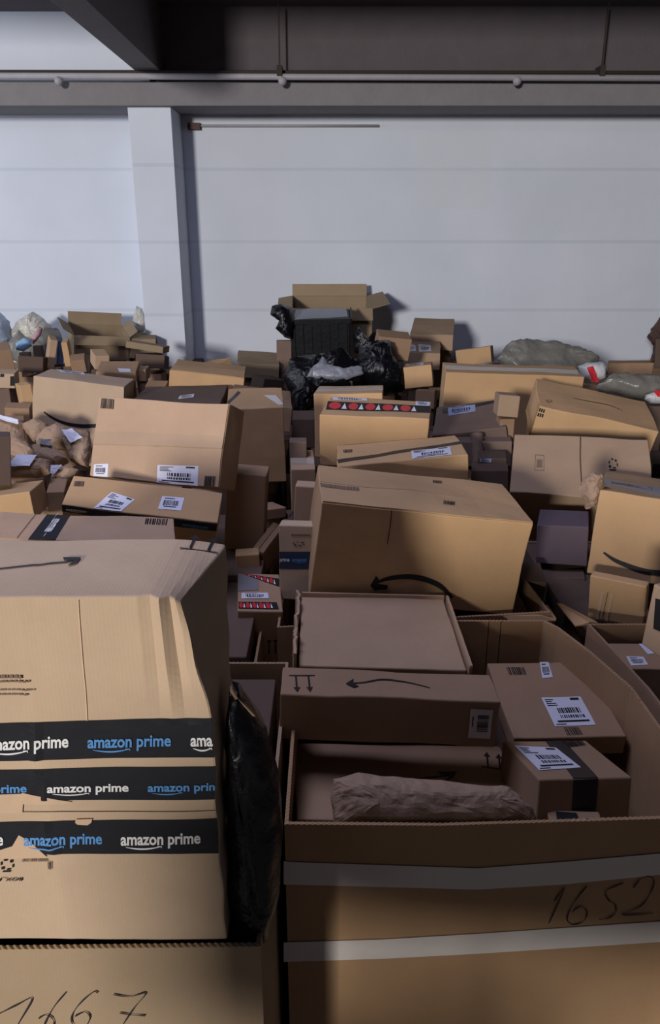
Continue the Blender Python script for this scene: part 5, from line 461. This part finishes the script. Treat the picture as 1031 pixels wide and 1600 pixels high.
for bi, b in enumerate(BOXES):
    t = thing(b['name'], b['p'], b['r'], b['label'], b['cat'], b['group']); d = b['d']; m = b['mat']
    # empties sit at the base of the thing
    base = Euler(b['r']).to_matrix() @ Vector((0, 0, -d[2] / 2)); t.location = Vector(b['p']) + base
    if b.get('key'): KEY[b['key']] = t
    k0 = set(COL.objects)
    warp = make_warp(d, bi + 1, b.get('crush'))
    if b.get('opened'):
        open_carton(t, d, m, [('F', 150, .10), ('K', 25, .10), ('L', 100, .12), ('R', 75, .14)] if b['opened'] == 1 else [('F', 140, .08), ('K', 10, .10), ('L', 60, .1), ('R', 50, .08)])
    elif b.get('tray'):
        bm = carton_body((d[0], d[1], d[2]), warp); link('body', bm, m, t)
        hx, hy, hz = d[0] / 2, d[1] / 2, d[2] / 2
        for s in (-1, 1):      # torn upright side walls around the sunken lid
            bm = bmesh.new(); prev = None; n = 26
            for k in range(n + 1):
                y = -hy + d[1] * k / n; hgt = (.018 + .02 * noise.noise(Vector((k * .31, 1, 2))) + (.016 if k < 9 else 0) if s < 0 else .012) + random.uniform(-.001, .001)
                x = s * (hx + .004 + .016 * abs(noise.noise(Vector((k * .4, 3, 1))))) if s < 0 else hx + .005
                row = [Vector((x, y, -hz * .9)), Vector((x, y, hz + hgt)), Vector((x + s * .007, y, hz + hgt)), Vector((x + s * .007, y, -hz * .9))]
                row = [bm.verts.new(q) for q in row]
                if prev:
                    for q in range(4): bm.faces.new((prev[q], prev[(q + 1) % 4], row[(q + 1) % 4], row[q]))
                else: bm.faces.new(row[::-1])
                prev = row
            bm.faces.new(prev); bmesh.ops.recalc_face_normals(bm, faces=bm.faces); link('side_wall', bm, m, t)
        bm = bmesh.new(); add_box(bm, (-hx, hy - .004, -hz * .5), (hx, hy + .002, hz + .012)); link('back_wall', bm, m, t)
    elif b.get('crate'):
        hx, hy, hz = d[0] / 2, d[1] / 2, d[2] / 2
        bm = carton_body(d, warp, 6, .012)
        link('body', bm, m, t)
        for k in range(7):
            x = -hx + d[0] * (k + .5) / 7; bm = bmesh.new(); add_box(bm, (x - .006, -hy - .010, -hz * .9), (x + .006, -hy + .002, hz * .8)); link('rib', bm, m, t)
        bm = bmesh.new(); add_box(bm, (-hx - .012, -hy - .014, hz - .03), (hx + .012, -hy, hz + .004)); add_box(bm, (hx, -hy - .014, hz - .03), (hx + .012, hy, hz + .004)); link('rim', bm, m, t)
        bm = bmesh.new(); add_box(bm, (-hx - .05, -.06, hz - .09), (-hx + .004, .06, hz - .03)); bmesh.ops.bevel(bm, geom=bm.edges[:], offset=.01, segments=2, affect='EDGES'); link('handle', bm, m, t)
    else:
        small = max(d) < .16
        link('body', carton_body(d, warp, 48 if b.get('crush') else (3 if small else 8)), m, t, False)
        sm = b.get('seam')
        if sm or (max(d) > .3 and not b.get('crush') and not b['dec']):      # closing flaps meeting in a centre seam
            hx, hy, hz = d[0] / 2, d[1] / 2, d[2] / 2
            for s in (-1, 1):
                bm = bmesh.new(); y0, y1 = (-hy + .002, -.0012) if s < 0 else (.0012, hy - .002)
                c = [Vector((-hx + .002, y1, hz)), Vector((hx - .002, y1, hz)), Vector((hx - .002, y0, hz)), Vector((-hx + .002, y0, hz))]
                grid_quad(bm, c, 9)
                for v in bm.verts: v.co = warp(v.co.copy()) + Vector((0, 0, .0035))
                r = bmesh.ops.extrude_face_region(bm, geom=bm.faces[:])
                for v in r['geom']:
                    if isinstance(v, bmesh.types.BMVert): v.co.z -= .003
                bmesh.ops.recalc_face_normals(bm, faces=bm.faces); link('flap', bm, m, t)
    topoff = .0035 if b.get('seam') else 0
    for i, D in enumerate(b['dec']):
        n0 = set(COL.objects); decal(b, t, D, warp, i)
        if topoff and D[1] == 'T':
            for o in set(COL.objects) - n0:
                if o.parent is t: o.location.z += topoff
    for o in set(COL.objects) - k0:
        if o.parent is t: o.location.z += d[2] / 2

# ------------------------------------------------------------------ big numbered bins (tall pallet boxes)
def bin_box(key, pts, label, m, top=1.15):
    """pts: footprint polygon (x, y, z of rim) counter clockwise from the front left corner"""
    x0, y0 = pts[0][0], pts[0][1]; t = thing('pallet_box', (x0, y0, 0), (0, 0, 0), label, 'pallet box'); KEY[key] = t
    dense = []
    for i, p in enumerate(pts):
        q = pts[(i + 1) % len(pts)]; n = max(1, int((Vector(q[:2]) - Vector(p[:2])).length / .005))
        for k in range(n):
            a = k / n; dense.append((p[0] * (1 - a) + q[0] * a, p[1] * (1 - a) + q[1] * a, p[2] * (1 - a) + q[2] * a))
    cx = sum(p[0] for p in pts) / len(pts); cy = sum(p[1] for p in pts) / len(pts); th = .007
    bm = bmesh.new(); rows = []
    for k, (x, y, z) in enumerate(dense):
        a = Vector((x, y, 0)); c = Vector((cx - x, cy - y, 0)); sx = th * (1 if c.x > 0 else -1) if abs(c.x) > .02 else 0
        sy = th * (1 if c.y > 0 else -1) if abs(c.y) > .02 else 0
        zt = z + (.0008 if k % 2 else -.0008)
        rows.append([bm.verts.new(v) for v in (Vector((x - x0, y - y0, .12)), Vector((x - x0, y - y0, zt)), Vector((x + sx - x0, y + sy - y0, zt)), Vector((x + sx - x0, y + sy - y0, .12)))])
    for k in range(len(rows)):
        a, b = rows[k], rows[(k + 1) % len(rows)]
        for q in range(4): bm.faces.new((a[q], b[q], b[(q + 1) % 4], a[(q + 1) % 4]))
    bmesh.ops.recalc_face_normals(bm, faces=bm.faces); link('body', bm, m, t)
    xs = [p[0] for p in pts]; ys = [p[1] for p in pts]; X0, X1, Y0, Y1 = min(xs) - x0, max(xs) - x0, min(ys) - y0, max(ys) - y0
    bm = bmesh.new()
    for k in range(7): u = X0 + (X1 - X0 - .09) * k / 6; add_box(bm, (u, Y0, .10), (u + .09, Y1, .12))
    for u in (X0, (X0 + X1) / 2 - .04, X1 - .08): add_box(bm, (u, Y0, 0), (u + .08, Y1, .10))
    link('pallet', bm, 'floor', t)['label'] = 'wooden pallet under the box'
    return t
bin_box('bin_left', [(-1.05, .85, 1.140), (-.103, .85, 1.155), (-.103, 1.66, 1.15), (-1.05, 1.66, 1.15)], 'tan corrugated bin with handwritten 1667 under the foreground taped carton', 'bintan')
bin_box('bin_right', [(-.083, 1.12, 1.137), (.20, 1.12, 1.134), (.74, 1.12, 1.155), (.712, 1.39, 1.15), (.708, 1.55, 1.15), (.664, 1.71, 1.15), (.617, 1.84, 1.15), (.59, 1.88, 1.15), (-.083, 1.88, 1.15)],
        'brown corrugated bin with handwritten 1652 and two white tape bands', 'binbrown')
bin_box('bin_far_right', [(.76, 1.02, 1.15), (1.55, 1.02, 1.15), (1.55, 1.86, 1.15), (.70, 1.86, 1.15), (.74, 1.55, 1.15)], 'corrugated bin at the right edge next to the one marked 1652', 'brown')
bin_box('bin_middle', [(-.15, 1.93, 1.10), (.62, 1.93, 1.148), (.62, 2.72, 1.06), (-.15, 2.72, 1.06)], 'corrugated bin under the big middle carton', 'brown')
bin_box('bin_back_left', [(-1.1, 1.74, 1.05), (-.2, 1.74, 1.05), (-.2, 2.72, 1.05), (-1.1, 2.72, 1.05)], 'corrugated bin hidden behind the foreground taped carton', 'brown')
bin_box('bin_back_right', [(.68, 1.92, 1.02), (1.6, 1.92, 1.02), (1.6, 2.72, 1.04), (.68, 2.72, 1.04)], 'corrugated bin under the carton with the thick black curve at the right edge', 'brown')
for s in SHEETS:
    par = KEY[s['parent']]; o0 = par.matrix_basis.inverted() if False else None
    P = [Vector(p) for p in s['pts']]; base = Vector(par.location); c = sum(P, Vector()) / len(P)
    bm = bmesh.new(); n = Vector()
    for i in range(len(P)): n += (P[i] - c).cross(P[(i + 1) % len(P)] - c)
    n.normalize()
    bm.faces.new([bm.verts.new(p - base) for p in P]); r = bmesh.ops.extrude_face_region(bm, geom=bm.faces[:])
    for v in r['geom']:
        if isinstance(v, bmesh.types.BMVert): v.co += n * s['th']
    bmesh.ops.triangulate(bm, faces=bm.faces); bmesh.ops.recalc_face_normals(bm, faces=bm.faces)
    o = link(s['name'], bm, s['mat'], par)
    if s['label']: o['label'] = s['label']
for s in PENS:
    par = KEY[s['parent']]; base = Vector(par.location)
    for st in s['strokes']:
        P = smooth_pts(st, 6); bm = bmesh.new()
        ribbon(bm, [Vector(p) - base for p in P], [s['w'] * (.75 + .35 * math.sin(i * .7)) for i in range(len(P))], Vector((0, -1, 0)))
        bmesh.ops.recalc_face_normals(bm, faces=bm.faces); link('pen_stroke', bm, 'pen', par)

# ------------------------------------------------------------------ bags, mailers, paper
for si, s in enumerate(SACKS):
    P = [Vector(p) for p in s['pts']]; n = Vector(s['n']); c = sum(P, Vector()) / len(P); lo = min(p.z for p in P)
    base = Vector((c.x, c.y, lo)); m = s['mat']
    if s.get('tint'): m = {'blue': 'paleblue', 'cream': 'cream'}[s['tint']]
    simple = not s['dec']
    R_ = [];
    for i in range(len(P)):
        a, b = P[i], P[(i + 1) % len(P)]
        for k in range(8): R_.append(a.lerp(b, k / 8))
    U1 = max(P, key=lambda p: (p - c).length) - c; U1 = (U1 - n * U1.dot(n)).normalized(); W1 = n.cross(U1)
    ext = max(abs((p - c).dot(U1)) for p in P); wid = max(abs((p - c).dot(W1)) for p in P); seg = max(0, ext - wid) * .75
    mid = lambda p: c + U1 * max(-seg, min(seg, (p - c).dot(U1)))
    size = max((p - c).length for p in P); size = min(size, wid * 2.2); rings = [1, .95, .86, .74, .60, .45, .28, .12]
    bm = bmesh.new(); off = Vector((si * 5.3, si * 2.1, 0))
    def cr(p, w):
        v = noise.noise_vector((p + off) * (2.2 / size)) * .10 + noise.noise_vector((p + off) * (6 / size)) * .06
        q = noise.noise((p + off) * (9 / size)); v += n * (abs(q) * .11)
        return v * size * s['cr'] * .55 * w
    layers = []
    for sg in (1, -1):
        for r in (rings if sg > 0 else rings[1:]):
            hgt = s['th'] * math.sqrt(max(0, 1 - r ** 2.5)) * (1 if sg > 0 else .45)
            row = []
            for p in R_:
                q = mid(p) + (p - mid(p)) * r; q = q + n * hgt * sg; row.append(bm.verts.new(q + cr(q, 1 if r < .99 else .5) - base))
            layers.append((sg, row))
    f = [l for g, l in layers if g > 0]; k = [l for g, l in layers if g < 0]; N_ = len(R_)
    for seq in (f, [f[0]] + k):
        for a, b in zip(seq, seq[1:]):
            for i in range(N_): bm.faces.new((a[i], a[(i + 1) % N_], b[(i + 1) % N_], b[i]))
    for seq, sg in ((f, 1), (k, -1)):
        bmesh.ops.triangulate(bm, faces=[bm.faces.new(seq[-1] if sg > 0 else seq[-1][::-1])])
    bmesh.ops.recalc_face_normals(bm, faces=bm.faces)
    if simple:
        o = link(s['name'], bm, m, None, 'film' in m); o.location = base; tag(o, s['label'], s['cat'], s['group'])
    else:
        t = thing(s['name'], base, (0, 0, 0), s['label'], s['cat'], s['group']); link('wrapper', bm, m, t, 'film' in m)
        for kind, q in s['dec']:
            bm = bmesh.new(); Q_ = [Vector(a) + n * (s['th'] * 1.02) for a in q]; G = {}
            for a in range(7):
                for b in range(7):
                    u, v = a / 6, b / 6; pt = (Q_[0] * (1 - u) + Q_[1] * u) * (1 - v) + (Q_[3] * (1 - u) + Q_[2] * u) * v
                    G[a, b] = bm.verts.new(pt + cr(pt, .8) + n * .012 - base)
            for a in range(6):
                for b in range(6): bm.faces.new((G[a, b], G[a, b + 1], G[a + 1, b + 1], G[a + 1, b]))
            bmesh.ops.recalc_face_normals(bm, faces=bm.faces)
            link({'label': 'shipping_label', 'red': 'red_print', 'tape': 'packing_tape'}[kind], bm, {'label': 'label', 'red': 'red', 'tape': 'greytape'}[kind], t)

# dark cardboard tube standing in the gap on the right
t = thing('cardboard_tube', (.64, 3.12, 1.16), (math.radians(-28), 0, math.radians(6)), 'dark cardboard tube with an open end in the gap between the right cartons', 'tube')
bm = bmesh.new(); ri, ro = .022, .027; Rr = []
for k in range(24):
    a = k * math.pi / 12; Rr.append([bm.verts.new((math.cos(a) * r, math.sin(a) * r, z)) for r, z in ((ro, 0), (ro, .2), (ri, .2), (ri, .01))])
for k in range(24):
    a, b = Rr[k], Rr[(k + 1) % 24]
    for q in range(3): bm.faces.new((a[q], b[q], b[q + 1], a[q + 1]))
bm.faces.new([r[3] for r in Rr]); bm.faces.new([r[0] for r in Rr][::-1]); bmesh.ops.recalc_face_normals(bm, faces=bm.faces); link('tube_wall', bm, 'dark2', t)

# ------------------------------------------------------------------ cartons that carry the loose ones
proto = {}
def buried(x, y, top, sx, sy, rz, label, group, m='brown', h=None):
    t = thing('cardboard_box', (x, y, top - (h or top)), (0, 0, math.radians(rz)), label, 'box', group); hh = h or top
    bm = carton_body((sx, sy, hh), lambda p: p, 1); o = link('body', bm, m, t); o.location.z = hh / 2
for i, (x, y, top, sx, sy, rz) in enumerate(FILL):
    buried(x, y, top, sx, sy, rz, 'brown carton buried at the bottom of the big background pile', 'cartons buried in the pile', ['dark', 'dark2', 'dark', 'brown'][i % 4])  # mostly near-black colours paint the shade of the gaps onto these
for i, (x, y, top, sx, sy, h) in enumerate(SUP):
    buried(x, y, top, sx, sy, 0, 'brown carton wedged under a loose one in the big background pile', 'cartons wedged in the pile', ['dark2', 'dark', 'brown'][i % 3], h=h)  # gap shade is painted into the darker colours here too
g = ('carton packed down inside a bin beneath the visible ones', 'cartons packed inside the bins')
for x, y, top, sx, sy in ((-.56, 1.25, 1.14, .86, .7), (-.4, 2.0, 1.10, .36, .46), (-.82, 2.0, 1.10, .4, .46), (-.6, 2.45, 1.12, .76, .42), (.25, 2.3, 1.09, .68, .7), (1.12, 2.3, 1.06, .8, .7), (.10, 1.72, 1.10, .34, .28), (.50, 1.70, .96, .38, .3), (.3, 1.33, .72, .72, .36), (1.15, 1.4, .93, .7, .7)):
    buried(x, y, top, sx, sy, 0, *g, 'dark', h=top - .125)  # dark colour stands in for the shade deep in the bins

# cartons and table added unseen behind the camera, to shade the numbered bin
for k in range(2):
    for j in range(3):
        if k and j < 2: continue
        buried((-.79 if j < 2 else -.73) + k * .48, -1.3, (.625 * (j + 1) if j < 2 else 1.876), (.44 if j < 2 else .52, .36)[k], .55, (j * 2 - 2) * 1.0, 'plain carton added out of view to shade the numbered bin', 'cartons added out of view for shade', 'tan', h=.62 if j < 2 else .42)
t = thing('shade_table', (-.38, -1.3, 0), (0, 0, 0), 'high narrow steel table added out of view to hold two shading cartons', 'table')
box_obj('table_top', (-.33, -.3, 1.425), (.33, .3, 1.455), 'steel', t)
for sx in (-1, 1):
    for sy in (-1, 1): box_obj('leg', (sx * .31 - .012, sy * .27 - .012, 0), (sx * .31 + .012, sy * .27 + .012, 1.425), 'steel', t)

# scuffed small cartons and bent board scraps lying loose on the far part of the pile
cl = random.Random(21); n_ = 0
for (x0, x1, y0, y1, z0, cnt) in ((-2.35, -1.0, 4.9, 6.3, 1.10, 16), (-.95, -.2, 4.9, 6.4, 1.10, 6), (.25, 1.4, 4.6, 6.4, 1.12, 10), (1.3, 2.8, 4.7, 5.6, 1.08, 8), (-1.9, -1.2, 3.0, 3.7, 1.08, 5), (-.3, .1, 2.9, 3.3, 1.06, 5), (.45, .8, 2.85, 3.3, 1.10, 6), (.7, 1.0, 2.3, 2.7, 1.04, 4)):
    for k in range(cnt):
        s = cl.uniform(.10, .24) * (.7 if y0 < 4 else 1); e_ = s * .6
        for tr in range(14):
            x, y = cl.uniform(x0, x1), cl.uniform(y0, y1); bpy.context.view_layer.update()
            hit = [scene.ray_cast(bpy.context.evaluated_depsgraph_get(), Vector((x + ax, y + ay, 2.2)), Vector((0, 0, -1))) for ax, ay in ((0, 0), (e_, 0), (-e_, 0), (0, e_), (0, -e_), (e_ * .7, e_ * .7), (-e_ * .7, e_ * .7), (e_ * .7, -e_ * .7), (-e_ * .7, -e_ * .7))]
            zs = [h[1].z for h in hit if h[0]]
            if zs and max(zs) < z0 + .16: break
        else: continue
        z0_ = max(zs); m = cl.choice(['brown', 'brown2', 'tan2', 'tan', 'dark2', 'olive', 'dark', 'dark'] if y > 4 else ['dark', 'dark2', 'brown'])
        if k % 3:
            d = (s, s * cl.uniform(.5, 1), s * cl.uniform(.25, .6)); t = thing('cardboard_box', (x, y, z0_ + .004), (cl.uniform(-.2, .2), cl.uniform(-.2, .2), cl.uniform(-.8, .8)),
                'small scuffed carton tossed loosely among the far clutter of the pile', 'box', 'small cartons tossed on the pile')
            o = link('body', carton_body(d, make_warp(d, k + n_ + 90, None), 3), m, t); o.location.z = d[2] / 2
        else:
            t = None; bm = bmesh.new(); a, b = s * 1.2, s * .7; G = {}; f1, f2 = cl.uniform(-.9, .9), cl.uniform(-.6, .6)
            for i in range(9):
                for j in range(7):
                    u, v = i / 8 - .5, j / 6 - .5
                    G[i, j] = bm.verts.new((u * a, v * b, abs(u - .1) * a * f1 + v * b * f2 * (u > 0) + .01 * noise.noise(Vector((u * 5, v * 5, k)))))
            for i in range(8):
                for j in range(6): bm.faces.new((G[i, j], G[i + 1, j], G[i + 1, j + 1], G[i, j + 1]))
            r = bmesh.ops.extrude_face_region(bm, geom=bm.faces[:])
            for q in r['geom']:
                if isinstance(q, bmesh.types.BMVert): q.co.z += .004
            bmesh.ops.recalc_face_normals(bm, faces=bm.faces)
            o = link('cardboard_scrap', bm, m); o.location = (x, y, z0_ + .03); o.rotation_euler = (cl.uniform(-.3, .9), cl.uniform(-.4, .4), cl.uniform(-1, 1))
            tag(o, 'bent piece of torn cardboard lying on the far part of the pile', 'cardboard scrap', 'torn cardboard scraps on the pile')
        n_ += 1
